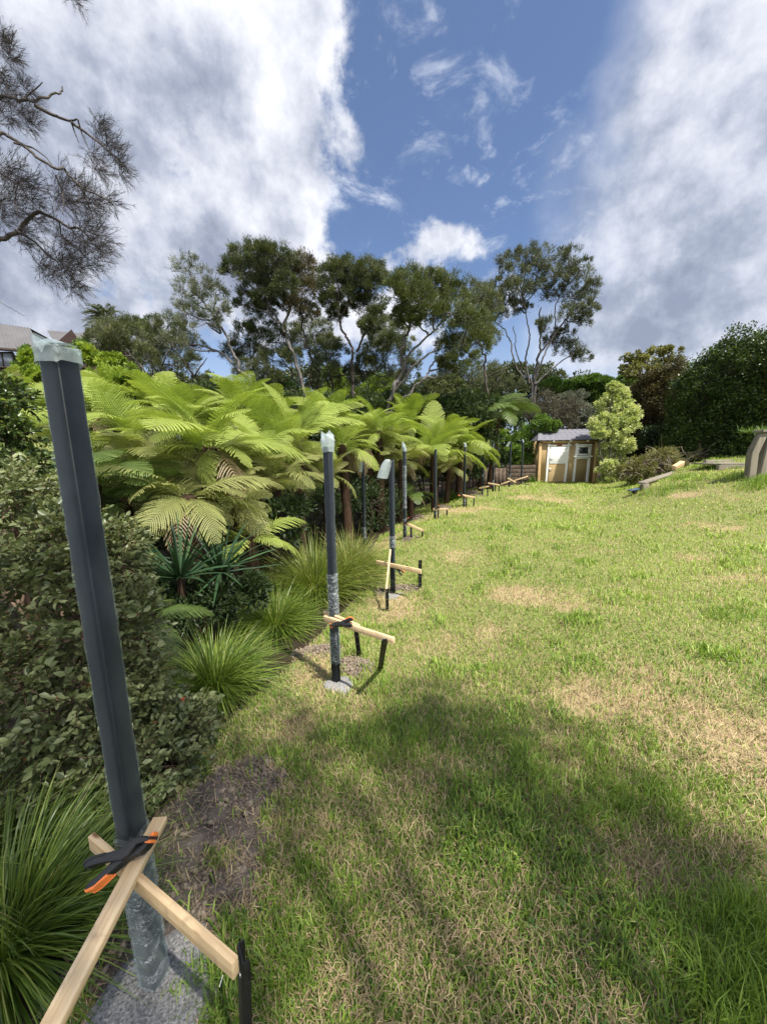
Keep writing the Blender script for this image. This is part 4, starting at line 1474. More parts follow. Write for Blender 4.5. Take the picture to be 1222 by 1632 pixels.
# far woodland closing the view behind the garden
fm = MB()
wb_ = []
for u in range(-140, 1090, 26):
    top_v = 606 + 12 * math.sin(u * .021) + random.uniform(-8, 8) + (14 if u < 200 else 0)
    for dv in (0, 26, 56):
        wb_.append(blobpx(u + random.uniform(-8, 8), top_v + dv + 10, 26, 20, random.uniform(23, 27)))
foliage(fm, wb_, 26, 46, .34, (.14, .26), (.07, .12), up=.3, mode='round', vmean=.4, shell=(.3, 1))
wbl = MB()
for (c, r) in wb_[::3]:
    wbl.tube([(c[0], c[1], -2.1), (c[0] + .2, c[1], c[2])], [.12, .06], 5)
fm.V += wbl.V
fm.F += [f + fm.n for f in wbl.F]
fm.A += [np.zeros(len(a)) for a in wbl.A]
tag(fm.build('far_woodland', M_kan), 'far mass of green woodland closing the view behind the garden', 'woodland', kind='stuff')

# palm
pc = P(168, 505, 17)
e = empty('palm_tree', (pc[0], pc[1], H1(pc[0], pc[1])), 'small dark palm with a spiky head against the clouds above the left trees', 'palm')
eb = np.array(e.location)
MB().tube(np.linspace([0, 0, 0], pc - eb, 8), .14, 8).build('trunk', M_barkd, e, smooth=True)
mb = MB()
for k in range(34):
    a = R.uniform(0, 6.28)
    el_ = R.uniform(-.35, 1.3)
    L = R.uniform(.55, .95)
    d = np.array([math.cos(a) * math.cos(el_), math.sin(a) * math.cos(el_), math.sin(el_)])
    pts = np.array([pc - eb + d * L * t - np.array([0, 0, .45 * L * t * t]) for t in np.linspace(0, 1, 14)])
    for i in range(1, 14):
        for s_ in (-1, 1):
            side = np.cross(d, [0, 0, 1.0])
            side /= np.linalg.norm(side) + 1e-6
            dr = side * s_ * .8 + d * .7 + np.array([0, 0, -.3])
            dr /= np.linalg.norm(dr)
            q = leafquads(pts[i][None], dr[None], np.array([.26]), np.array([.035]))
            mb.quads(q, np.array([R.random()]))
mb.build('fronds', M_kan, e)
# spiky cabbage tree beside the hedge
pc = P(1052, 602, 15.5)
e = empty('cabbage_tree', (pc[0], pc[1], H1(pc[0], pc[1])), 'brown spiky headed cabbage tree poking above the bronze hedge', 'tree')
eb = np.array(e.location)
MB().tube(np.linspace([0, 0, 0], pc - eb, 8), .08, 8).build('trunk', M_barkd, e, smooth=True)
mb = MB()
d = sphere_pts(110, .2)
mb.quads(leafquads(np.repeat((pc - eb)[None], 110, 0), d, R.uniform(.35, .6, 110), np.full(110, .04)), R.random(110) * .6)
mb.build('leaves', M_hedgeb, e)


# ------------------------------------------------------------------ hedge and right side
def slab_hedge(name, label, P0, P1, depth, heights, m_leaf, n, L, W, vmean=.45, cat='hedge'):
    """hedge wall between two ground points: leaves on a lumpy front/top skin plus a dark sheet standing in for the inner shade"""
    P0, P1 = np.array(P0, float), np.array(P1, float)
    ln = np.linalg.norm(P1 - P0)
    ax = (P1 - P0) / ln
    nrm = np.array([ax[1], -ax[0]])         # towards the lawn
    gz = H1(*(P0 + P1) / 2)
    e = empty(name, (P0[0], P0[1], gz), label, cat)
    t = R.random(n)
    hgt = np.interp(t, np.linspace(0, 1, len(heights)), heights)
    k = R.random(n)
    s_ = t * ln
    # front
    front = k < .66
    z = R.random(n) * 1.0
    bump_ = (vnoise(s_, z * 4, 1.3, 41) - .5) * .9 + (vnoise(s_, z * 4, 4, 42) - .5) * .5
    dp = np.where(front, -bump_ * (.4 + .6 * z) - np.abs(R.normal(0, .08, n)), -R.random(n) * depth)
    zz = np.where(front, z * hgt, hgt + (vnoise(s_, dp, 1.5, 43) - .45) * .8 + (vnoise(s_, dp, 6, 45) - .5) * .35 + (R.random(n) < .03) * R.random(n) * .3 - np.abs(R.normal(0, .1, n)))
    rnd = np.clip(z - .82, 0, 1) * 2.0
    dp = dp - np.where(front, rnd ** 2 * 1.2, 0)
    xy = P0[None] + ax[None] * s_[:, None] + nrm[None] * dp[:, None]
    pos = np.column_stack([xy, zz + H(xy[:, 0], xy[:, 1])]) + R.normal(0, .06, (n, 3))
    dirs = np.column_stack([np.where(front, nrm[0], 0) * np.ones(n), np.where(front, nrm[1], 0) * np.ones(n), np.where(front, .35, .9)]) + R.normal(0, .75, (n, 3))
    dirs /= np.linalg.norm(dirs, axis=1)[:, None]
    eb = np.array(e.location)
    mb = MB().quads(leafquads(pos - eb, dirs, R.uniform(*L, n), R.uniform(*W, n), .35), np.clip(R.normal(vmean, .18, n) + (vnoise(s_, zz, 2.5, 44) - .5) * .3, 0, 1))
    mb.build('leaves', m_leaf, e)
    # opaque dark sheet standing in for the shade inside the hedge
    nb = 26
    core = MB()
    G_ = []
    nu, nv = 24, 10
    for i in range(nu):
        tt = i / (nu - 1)
        hh = np.interp(tt, np.linspace(0, 1, len(heights)), heights) * .93
        q = P0 + ax * tt * ln - nrm * .38
        g0 = H1(*q)
        for j in range(nv):
            w = j / (nv - 1)
            r_ = q - nrm * (max(0, w - .8) * 2) ** 2 * 1.4 - nrm * R.uniform(0, .12)
            G_.append([r_[0] - eb[0], r_[1] - eb[1], g0 + hh * w - eb[2] - .1])
    idx_ = np.arange(nu * nv).reshape(nu, nv)
    F_ = np.stack([idx_[:-1, :-1], idx_[1:, :-1], idx_[1:, 1:], idx_[:-1, 1:]], -1).reshape(-1, 4)
    core.add(G_, F_)
    core.build('shade_core', M_barkd, e, smooth=True)
    return e


hA = P(1052, 740, 13.8)
hB = P(1262, 720, 9.6)
slab_hedge('hedge', 'tall clipped dark green hedge filling the right background behind the lawn', (hA[0], hA[1]), (hB[0] + 2.5, hB[1] - 2.6), 2.2, [3.5, 3.75, 3.1, 2.85, 2.7, 2.5], M_hedge, 80000, (.06, .11), (.035, .06), .56)
hC = P(985, 750, 15.8)
slab_hedge('hedge', 'bronze brown section of hedge between the variegated tree and the dark green hedge', (hC[0], hC[1]), (hA[0] + .9, hA[1] + .7), 1.6, [3.7, 4.1, 4.3, 4.2], M_hedgeb, 32000, (.05, .09), (.03, .05))
slab_hedge('hedge', 'dark hedge foliage behind the brush heap, low in shade', (hC[0] + .2, hC[1] - .3), (hA[0] + .3, hA[1] - .1), .6, [1.7, 1.9, 2.0, 2.2], M_hedge, 9000, (.06, .1), (.03, .05), vmean=.3)
bush('leafy_bush', 'pale olive leafy tree rising over the bronze hedge', 17, [(1010, 570, 18, 8), (1030, 578, 20, 10), (1050, 562, 20, 8), (1070, 560, 16, 7), (1020, 592, 22, 10), (1045, 590, 24, 10), (1070, 578, 18, 9), (1000, 590, 16, 10), (1030, 610, 28, 12), (1065, 600, 18, 10)], M_clip, cat='tree', L=(.08, .14), W=(.04, .07), tufts=20, nleaf=45, shell=(.4, 1.1))
bush('variegated_tree', 'pale yellow green variegated small tree overhanging the right side of the shed', 14.0,
     [(982, 632, 16, 14), (970, 650, 22, 16), (995, 655, 20, 18), (962, 675, 24, 16), (985, 680, 26, 18), (1002, 670, 14, 16), (970, 700, 22, 14), (990, 708, 20, 16), (975, 722, 22, 14), (985, 740, 20, 14), (968, 745, 16, 12), (985, 758, 20, 8), (955, 690, 14, 8), (978, 618, 10, 8)],
     M_vari, cat='tree', tufts=34, nleaf=75, L=(.06, .11), W=(.03, .05), vmean=.5, vstd=.2, up=-.1, m_w=M_barkl, ww=.03)
bush('low_shrub', 'low cream flecked shrub at the foot of the variegated tree', 13.6, [(963, 763, 12, 5), (973, 764, 10, 5)], M_vari, tufts=14, nleaf=40, L=(.05, .08), W=(.025, .04), stems=False)


def brush(label, Y, crown, m, n=900, L=(.3, .9), extra_leaf=0, cat='brush pile', sag=.3):
    bl_ = [blobpx(c[0], c[1], c[2], c[3], Y) for c in crown]
    cx = np.mean([b[0] for b in bl_], 0)
    e = empty('brush_pile', (cx[0], cx[1], H1(cx[0], cx[1])), label, cat)
    eb = np.array(e.location)
    mb = MB()
    for (c, r) in bl_:
        for k in range(n // len(bl_)):
            p = c - eb + R.normal(0, .4, 3) * np.array(r)
            p[2] = max(p[2], .02)
            d = R.normal(0, 1, 3) * np.array([1, 1, .4])
            d /= np.linalg.norm(d)
            l = R.uniform(*L)
            mb.tube([p, p + d * l * .5 + R.normal(0, .03, 3), p + d * l + np.array([0, 0, -l * .15])], [.009, .006, .002], 3, R.random(), cap=False)
    mb.build('sticks', M_deadb, e)
    if extra_leaf:
        fm = MB()
        foliage(fm, [(c - eb, r) for c, r in bl_], 20, extra_leaf, .35, (.06, .12), (.012, .025), up=-.3, vmean=.5, mode='spray')
        fm.build('wilted_leaves', m, e)
    return e


brush('heap of wilted yellow green clippings on the lawn edge beside the variegated tree', 11.6, [(1008, 752, 24, 14), (1020, 745, 22, 14)], M_clip, 130, (.2, .5), 190)
brush('brown and green tangled heap of cut branches against the hedge', 11.8, [(1048, 738, 26, 18), (1055, 730, 20, 16), (1072, 745, 20, 10)], M_clip, 260, (.3, .8), 90)
brush('low grey brown pile of dry sticks at the foot of the dark hedge', 12.6, [(1130, 724, 26, 6), (1150, 720, 18, 5)], M_clip, 260, (.3, .8), 25)
# sawn log end
o = MB().box((0, 0, 0), (.42, .12, .14)).build('timber_offcut', M_batten)
pl = P(1080, 742, 11.2)
o.matrix_world = Matrix.Translation(Vector(pl)) @ Euler((.2, -.35, .4)).to_matrix().to_4x4()
bevel(o, .006)
tag(o, 'pale sawn timber offcut lying on the brush beside the sleeper edging', 'offcut')


def board(mb, a, b, h, t, up=(0, 0, 1)):
    Rm, L = frame(a, b, up)
    mb.box((np.array(a) + np.array(b)) / 2, (L, t, h), Rm)


# sleeper edging
E0, E1 = P(1022, 768, 9.0), P(1103, 742, 12.6)
g0, g1 = H1(E0[0] - .15, E0[1] + .1), H1(E1[0] - .2, E1[1] + .2)
e = empty('sleeper_edging', (E0[0], E0[1], g0), 'weathered grey sleeper edging holding the raised bank in front of the brush heaps', 'edging')
eb = np.array([E0[0], E0[1], g0])
mb = MB()
board(mb, E0 - eb + [0, 0, -.03], E1 - eb + [0, 0, -.03], .045, .17)
bevel(mb.build('top_rail', M_oldtimh, e), .004)
mb = MB()
board(mb, E0 - eb + [0, 0, -.22], E1 - eb + [0, 0, -.18], .32, .06)
bevel(mb.build('face_board', M_oldtim, e), .004)
for k, u_k in enumerate((0.004, .035, .5)):
    c = E0 + (E1 - E0) * u_k - eb
    mb = MB().box(c + [.02 - .02 * k, -.06, -.235], (.12, .10, .36))
    bevel(mb.build('stub_post', M_oldtim, e), .006)

# garden spotlight
gl = G(1008, 789)
e = empty('garden_spotlight', (gl[0], gl[1], H1(gl[0], gl[1])), 'small dark blue garden spotlight in the grass before the sleeper edging', 'garden light')
bevel(MB().box((.0, 0, .135), (.22, .13, .03), Matrix.Rotation(-.18, 3, 'Y')).build('solar_panel', M_light, e), .005)
MB().tube([(.03, -.06, .09), (.02, -.02, .09), (.02, .04, .09)], [.045, .05, .03], 12).build('lamp_head', M_plasb, e)
MB().tube([(0, 0, -.03), (0, 0, .11)], [.006, .014], 8).build('spike', M_plasb, e)

# timber step platform
S0 = P(1144, 750, 9.4)
e = empty('timber_platform', (S0[0], S0[1], H1(S0[0], S0[1]) + .03), 'low weathered timber step platform on the bank beside the leaning wall', 'platform')
mb = MB().box((.5, -.02, .05), (1.1, .09, .13))
bevel(mb.build('front_beam', M_oldtimh, e), .005)
for k in range(5):
    bevel(MB().box((.60, .12 + k * .165, .135), (1.05, .155, .04)).build('deck_board', M_oldtimh, e), .004)
bevel(MB().box((.9, 1.02, .18), (.8, .12, .09)).build('rear_beam', M_oldtimh, e), .004)

# planter wall at right edge
W0 = P(1188, 768, 7.2)
gz = H1(W0[0], W0[1])
e = empty('timber_planter_wall', (W0[0], W0[1], gz), 'tall weathered timber retaining wall with leaning posts, cut off by the right edge', 'retaining wall')
top = P(1200, 688, 7.2)[2] - gz
mb = MB()
V = [(-.0, -.06, -.2), (.13, -.06, -.2), (.13, .06, -.2), (.0, .06, -.2), (-.02, -.06, top * .55), (.12, -.06, top * .55), (.12, .06, top * .55), (-.02, .06, top * .55),
     (.12, -.06, top - .03), (.25, -.06, top - .03), (.25, .06, top - .03), (.12, .06, top - .03)]
F_ = []
for k in range(2):
    for j in range(4):
        F_.append([k * 4 + j, k * 4 + (j + 1) % 4, k * 4 + 4 + (j + 1) % 4, k * 4 + 4 + j])
F_ += [[8, 9, 10, 11]]
bevel(mb.add(V, F_).build('corner_post', M_oldtim, e), .008)
V = [(.14, -.09, -.2), (.30, -.09, -.2), (.30, .05, -.2), (.14, .05, -.2), (.26, -.09, top - .02), (.42, -.09, top - .02), (.42, .05, top - .02), (.26, .05, top - .02)]
bevel(MB().add(V, [[0, 1, 5, 4], [1, 2, 6, 5], [2, 3, 7, 6], [3, 0, 4, 7], [4, 5, 6, 7]]).build('leaning_post', M_oldtim, e), .008)
for k in range(5):
    bevel(MB().box((1.75, .02 + k * .004, -.05 + .215 * k + .1), (2.75, .05, .205)).build('wall_board', M_oldtimh, e), .005)
bevel(MB().box((1.6, .0, top + .005), (3.0, .2, .05)).build('cap_rail', M_oldtimh, e), .006)
mb = MB()
c_ = np.array([.6, .35, top])
pts = c_ + R.uniform(-1, 1, (260, 3)) * np.array([.45, .2, .03])
d = sphere_pts(260, 1.3)
mb.quads(leafquads(pts, d, R.uniform(.08, .2, 260), R.uniform(.008, .016, 260)), R.random(260))
o = mb.build('planter_grass', M_bushg)
o.location = e.location
tag(o, 'green grassy growth on top of the timber retaining wall at the right edge', 'plants', kind='stuff')

# ------------------------------------------------------------------ fence and sleeper wall behind the posts
F0, F1 = P(752, 748, 14.6), P(806, 748, 14.6)
e = empty('board_fence', (F0[0], F0[1], H1(F0[0], F0[1])), 'short dark brown vertical board fence behind the far posts', 'fence')
eb = np.array(e.location)
n = 9
for k in range(n):
    x = (F1[0] - F0[0]) * (k + .5) / n
    hh = F0[2] - eb[2] + .05 + R.normal(0, .012)
    MB().box((x, 0, hh / 2 - .05), (.142, .022, hh + .1)).build('fence_board', M_oldred, e)
MB().box(((F1[0] - F0[0]) / 2, .04, .4), ((F1[0] - F0[0]), .04, .07)).build('rail', M_oldred, e)
F0, F1 = P(706, 752, 15.0), P(752, 750, 14.8)
e = empty('sleeper_wall', (F0[0], F0[1], H1(F0[0], F0[1])), 'dark low sleeper wall half hidden under the ferns left of the board fence', 'retaining wall')
for k in range(3):
    bevel(MB().box(((F1[0] - F0[0]) / 2, R.uniform(-.02, .02), .12 + .2 * k), ((F1[0] - F0[0]), .12, .185)).build('sleeper', M_oldred, e), .008)
F0, F1 = P(806, 750, 14.9), P(853, 750, 14.9)
e = empty('sleeper_wall', (F0[0], F0[1], H1(F0[0], F0[1])), 'brown wall of stacked horizontal sleepers between the board fence and the shed', 'retaining wall')
for k in range(5):
    bevel(MB().box(((F1[0] - F0[0]) / 2, R.uniform(-.03, .03), .06 + .155 * k), ((F1[0] - F0[0]) + R.uniform(-.08, .05), .1, .135)).build('sleeper', M_oldred, e), .008)

# ------------------------------------------------------------------ shed
SY = 15.0
sL, sR = P(857, 770, SY)[0], P(952, 770, SY)[0]
sz = H1((sL + sR) / 2, SY) - .02
e = empty('garden_shed', ((sL + sR) / 2, SY, sz), 'small ochre playhouse shed with white trims and grey tiled roof beyond the lawn', 'shed')
eb = np.array([(sL + sR) / 2, SY, sz])
hw = (sR - sL) / 2
ez = P(900, 702, SY)[2] - sz


def sx(u):
    return P(u, 735, SY)[0] - eb[0]


def szv(v, u=900):
    return P(u, v, SY)[2] - sz


dep = 1.7
mb = MB()
mb.box((0, .03, ez / 2), (2 * hw, .05, ez))
mb.box((0, dep, ez / 2), (2 * hw, .05, ez))
mb.box((-hw + .028, dep / 2 + .02, ez / 2), (.05, dep - .06, ez))
mb.box((hw - .028, dep / 2 + .02, ez / 2), (.05, dep - .06, ez))
mb.build('wall', M_ochre, e)
mb = MB().box((-hw - .0, -.015, ez / 2 - .02), (.10, .09, ez - .04))
bevel(mb.build('corner_post', M_ochrel, e), .005)
mb = MB().box((sx(947), -.035, ez / 2 - .02), (.10, .06, ez - .05))
bevel(mb.build('corner_post', M_ochrel, e), .005)
MB().box((0, -.12, -.02), (2 * hw + .1, .3, .09)).build('sill_beam', M_oldtimh, e)
# roof
rid = P(900, 685, SY + .85)[2] - sz
roof_o = None
mb = MB()
rows, nxr = 6, 150
ov = .17
for side in (1, -1):
    prev = None
    for r_ in range(rows):
        f0, f1 = r_ / rows, (r_ + 1) / rows + .03
        ys0 = -.16 + (dep / 2 + .16) * f0
        ys1 = -.16 + (dep / 2 + .16) * f1
        if side < 0:
            ys0, ys1 = dep - ys0, dep - ys1
        zs0 = ez + .0 + (rid - ez) * f0 + .035
        zs1 = ez + .0 + (rid - ez) * f1
        xl0, xr0 = -hw - ov + .42 * f0, hw + ov - .12 * f0
        xl1, xr1 = -hw - ov + .42 * f1, hw + ov - .12 * f1
        tx_ = np.linspace(0, 1, nxr)
        w = np.abs(np.sin(tx_ * math.pi * 11 + r_ * .5 * math.pi * 0)) ** .7 * .028
        a_ = np.column_stack([xl0 + (xr0 - xl0) * tx_, np.full(nxr, ys0), zs0 + w])
        b_ = np.column_stack([xl1 + (xr1 - xl1) * tx_, np.full(nxr, ys1), zs1 + w * .9])
        lip = a_.copy()
        lip[:, 2] -= .035 + w * .6
        V = np.vstack([lip, a_, b_])
        i_ = np.arange(nxr - 1)
        F_ = np.vstack([np.stack([i_, i_ + 1, i_ + nxr + 1, i_ + nxr], 1), np.stack([i_ + nxr, i_ + nxr + 1, i_ + 2 * nxr + 1, i_ + 2 * nxr], 1)])
        mb.add(V, F_)
# gable ends + underside
for s_ in (-1, 1):
    xe = s_ * (hw + ov * .95)
    xr_ = s_ * (hw + ov) + (.42 if s_ < 0 else -.12)
    mb.add([(xe, -.14, ez + .01), (xe, dep + .14, ez + .01), (xr_, dep / 2, rid)], [[0, 1, 2]])
mb.add([(-hw - ov, -.15, ez + .012), (hw + ov, -.15, ez + .012), (hw + ov, dep + .15, ez + .012), (-hw - ov, dep + .15, ez + .012)], [[0, 1, 2, 3]])
mb.build('roof', M_tiles, e)
MB().box((0, -.035, ez - .05), (2 * hw + .05, .05, .09)).build('fascia', M_ochrel, e)
for u in (878, 905, 932):
    MB().box((sx(u), -.07, ez - .03), (.05, .16, .07)).build('rafter_end', M_whitep, e)


def bx2(name, u0, v0, u1, v1, m, y=-.02, t=.04, top=None, par=e, ang=0, bv=.004):
    x0, x1 = sx(u0), sx(u1)
    z0_, z1_ = szv(v1), szv(v0)
    o = MB().box(((x0 + x1) / 2, y, (z0_ + z1_) / 2), (x1 - x0, t, z1_ - z0_), Matrix.Rotation(ang, 3, 'Y') if ang else None).build(name, m, par)
    return bevel(o, bv)


K = 1 / 6.11
cv = lambda a: 820 + a * K
cw = lambda a: 660 + a * K
# white trims
bx2('door_trim', cv(307), cw(288), cv(327), cw(655), M_whitep, ang=rad(1.5))
bx2('door_trim', cv(492), cw(275), cv(514), cw(660), M_whitep, ang=rad(2.5))
bx2('door_lintel', cv(308), cw(298), cv(396), cw(312), M_whitep, y=-.032)
bx2('door_lintel', cv(446), cw(298), cv(536), cw(312), M_whitep, y=-.032)
bx2('name_plate', cv(398), cw(292), cv(445), cw(310), flat('dull_red_paint', (.25, .06, .05), .6), y=-.03, t=.03)
bx2('window_trim', cv(575), cw(285), cv(596), cw(660), M_whitep, ang=rad(2.2))
bx2('window_trim', cv(703), cw(300), cv(728), cw(665), M_whitep, ang=rad(1.5))
bx2('window_lintel', cv(570), cw(296), cv(735), cw(310), M_whitep, y=-.034)
du = bx2('upper_door', cv(333), cw(316), cv(503), cw(482), M_whitep, y=-.03, t=.03)
dl = bx2('lower_door', cv(330), cw(488), cv(490), cw(655), M_ochre, y=-.02, t=.025)
for par, a_, b_ in ((du, 350, 432), (dl, 345, 532)):
    mb = MB().tube([(sx(cv(a_ - 12)), -.06, szv(cw(b_))), (sx(cv(a_)), -.075, szv(cw(b_))), (sx(cv(a_ + 14)), -.06, szv(cw(b_ + 3)))], .013, 6)
    mb.box((sx(cv(a_ - 10)), -.05, szv(cw(b_))), (.03, .015, .08))
    mb.build('latch', M_metal, par)
for (a_, b_) in ((405, 398), (466, 410), (452, 356), (410, 438), (398, 455), (418, 458)):
    MB().tube([(sx(cv(a_)), -.044, szv(cw(b_))), (sx(cv(a_)), -.05, szv(cw(b_)))], .010, 8).build('screw_hole', M_metal, du)
wf = MB()
x0, x1, z0_, z1_ = sx(cv(600)), sx(cv(716)), szv(cw(402)), szv(cw(312))
th = .055
wf.box(((x0 + x1) / 2, -.035, z1_ - th / 2), (x1 - x0, .05, th))
wf.box(((x0 + x1) / 2, -.035, z0_ + th / 2), (x1 - x0, .05, th))
wf.box((x0 + th / 2, -.035, (z0_ + z1_) / 2), (th, .05, z1_ - z0_ - 2 * th - .002))
wf.box((x1 - th / 2, -.035, (z0_ + z1_) / 2), (th, .05, z1_ - z0_ - 2 * th - .002))
wo_ = wf.build('window_frame', M_whitep, e)
MB().box(((x0 + x1) / 2, -.02, (z0_ + z1_) / 2), (x1 - x0 - th, .012, z1_ - z0_ - th)).build('window_pane', M_glassd, wo_)
bx2('window_sill', cv(560), cw(408), cv(744), cw(422), M_whitep, y=-.06, t=.09)
bx2('window_apron', cv(597), cw(423), cv(708), cw(440), M_whitep, y=-.03, t=.03)


# ------------------------------------------------------------------ far houses
def house(label, Y, roofpts, wall, window=None, gablewall=None):
    """roofpts: photo points eaveL, eaveR, ridgeR, ridgeL; the ridge lies further back"""
    eL, eR = P(*roofpts[0], Y), P(*roofpts[1], Y)
    rR, rL = P(*roofpts[2], Y + 3), P(*roofpts[3], Y + 3)
    gz = -1.9
    e = empty('brick_house', (eL[0], eL[1], gz), label, 'house', 'houses behind the garden at the left')
    eb = np.array(e.location)
    mb = MB()
    n = 90
    t = np.linspace(0, 1, n)
    w = (np.sin(t * math.pi * 2 * 22) > .75) * .05
    a_ = (eL[None] + (eR - eL)[None] * t[:, None]) - eb
    b_ = (rL[None] + (rR - rL)[None] * t[:, None]) - eb
    a_[:, 2] += w
    b_[:, 2] += w
    i_ = np.arange(n - 1)
    mb.add(np.vstack([a_, b_]), np.stack([i_, i_ + 1, i_ + n + 1, i_ + n], 1))
    b2 = b_.copy(); c2_ = a_.copy()
    c2_[:, 1] += 6
    mb.add(np.vstack([b2, c2_]), np.stack([i_, i_ + 1, i_ + n + 1, i_ + n], 1))
    mb.build('roof', M_iron, e)
    # fascia
    m2 = MB()
    board(m2, eL - eb + [0, -.03, -.08], eR - eb + [0, -.03, -.08], .2, .05)
    m2.build('gutter', M_barkd, e)
    W = MB()
    wl, wr = eL - eb, eR - eb
    hgt = min(wl[2], wr[2]) - .15
    W.box(((wl[0] + wr[0] - .6) / 2, 3.1 + (wl[1] + wr[1]) / 2, hgt / 2), (wr[0] - wl[0] - .6, 5.4, hgt))
    # gable triangle at the right end
    x_ = wr[0] - .32
    W.add([(x_, wr[1] + .3, hgt - .05), (x_, wr[1] + 5.7, hgt - .05), (x_, wr[1] + 3, (rR - eb)[2] - .12)], [[0, 1, 2]])
    W.build('wall', M_brick, e)
    if window:
        p0_, p1_ = P(window[0], window[1], Y + .32) - eb, P(window[2], window[3], Y + .32) - eb
        fr = MB()
        cx, cz = (p0_[0] + p1_[0]) / 2, (p0_[2] + p1_[2]) / 2
        ww, hh = p1_[0] - p0_[0], p0_[2] - p1_[2]
        y_ = p0_[1] + .03
        for (bx_, bz_, bw, bh) in ((cx, cz + hh / 2, ww, .08), (cx, cz - hh / 2, ww, .08), (cx - ww / 2, cz, .08, hh - .09), (cx + ww / 2, cz, .08, hh - .09), (cx, cz, .06, hh - .09)):
            fr.box((bx_, y_, bz_), (bw, .12, bh))
        wo_ = fr.build('window_frame', M_barkd, e)
        MB().box((cx, y_ + .01, cz), (ww - .05, .03, hh - .05)).build('window_pane', flat('far_pane', (.25, .28, .32), .1, .8, var=.3, scale=2), wo_)
    return e


house('dark brick house with a ribbed grey roof and a window at the left edge', 25, [(-60, 550), (68, 559), (48, 523), (-60, 508)], None, (-14, 562, 24, 585))
house('second ribbed grey roofed house right of the brick house, partly behind the first post', 32, [(92, 556), (165, 551), (150, 533), (76, 527)], None)


# ------------------------------------------------------------------ tree ferns
def frond_mesh(name, L, a0, a1, m_leaf, width=.26, npin=26, droop=.25, curl=0.0, seed=0, tw=0.0):
    rs = np.random.default_rng(seed)
    ns = 60
    ang = a0 + (a1 - a0) * (np.linspace(0, 1, ns) ** 1.25)
    ds = L / (ns - 1)
    x = np.concatenate([[0], np.cumsum(np.cos(ang[:-1]) * ds)])
    z = np.concatenate([[0], np.cumsum(np.sin(ang[:-1]) * ds)])
    yy = np.sin(np.linspace(0, 1, ns) * 2) * L * tw
    path = np.stack([x, yy, z], 1)
    mb = MB()
    Qs, vs = [], []
    for i in range(npin):
        t = .13 + .86 * (i / (npin - 1)) ** .92
        f_ = t * (ns - 1)
        k = int(min(f_, ns - 2))
        p = path[k] + (path[k + 1] - path[k]) * (f_ - k)
        tg = path[min(k + 1, ns - 1)] - path[k]
        tg /= np.linalg.norm(tg)
        side = np.array([0, 1.0, 0])
        nrm = np.cross(tg, side)
        if nrm[2] < 0:
            nrm = -nrm
        prof = (math.sin(math.pi * min(1, max(0, (t - .02) / .98)) ** .72)) ** .75
        pl = L * width * prof * rs.uniform(.92, 1.06) + .01
        fw = .35 + .45 * t
        for s in (-1, 1):
            d0 = side * s + tg * fw + nrm * .10
            d0 /= np.linalg.norm(d0)
            m_ = 11
            tt = np.linspace(0, 1, m_)
            dr = droop * rs.uniform(.6, 1.4)
            pts = p + d0 * (tt * pl)[:, None] - np.array([0, 0, 1.0]) * (tt ** 2 * pl * dr)[:, None] + tg * (tt ** 2 * pl * .12)[:, None]
            dd = np.gradient(pts, axis=0)
            dd /= np.linalg.norm(dd, axis=1)[:, None]
            lat = np.cross(nrm, dd)
            lat /= np.linalg.norm(lat, axis=1)[:, None]
            pw = pl * .050 * (1 - tt ** 2.2) ** .8 * np.clip(tt * 6 + .45, 0, 1) + .004
            step = pl / (m_ - 1)
            vb = rs.normal(.5, .10)
            for sg in (-1, 1):
                base = pts
                out = lat * sg + dd * .42 - nrm * .18
                tip = base + out * pw[:, None]
                h_ = dd * step * .36
                Q = np.stack([base - h_, tip - h_ * .25, tip + h_ * .45, base + h_], 1)
                Qs.append(Q)
                vs.append(np.clip(vb + rs.normal(0, .06, m_) + .12 * tt, 0, 1))
            # midrib
            w_ = lat * (.004 + pl * .004)
            Q = np.stack([pts[:-1] - w_[:-1], pts[:-1] + w_[:-1], pts[1:] + w_[1:] * .8, pts[1:] - w_[1:] * .8], 1) + nrm * .0012
            Qs.append(Q)
            vs.append(np.full(m_ - 1, .95))
    mb.quads(np.concatenate(Qs), np.concatenate(vs))
    mb.tube(path[::3], np.linspace(.011, .002, len(path[::3])) * (L / 1.5), 5, .9)
    me_o = mb.build(name, m_leaf)
    me = me_o.data
    bpy.data.objects.remove(me_o)
    return me


FR = {}
for key, ml in (('g', M_fern), ('o', M_fern2), ('d', M_fern3)):
    FR[key] = [frond_mesh('frond', 1.0, rad(46), rad(-26), ml, .25, 30, .22, seed=1, tw=.03),
               frond_mesh('frond', 1.0, rad(30), rad(-48), ml, .23, 29, .35, seed=2, tw=-.04),
               frond_mesh('frond', 1.0, rad(62), rad(2), ml, .24, 30, .12, seed=3, tw=.02),
               frond_mesh('frond', 1.0, rad(14), rad(-60), ml, .24, 29, .5, seed=4, tw=.05)]
FR['b'] = [frond_mesh('frond', 1.0, rad(10), rad(-85), M_fernb, .18, 20, .8, seed=5), frond_mesh('frond', 1.0, rad(-10), rad(-88), M_fernb, .15, 18, 1.0, seed=6)]


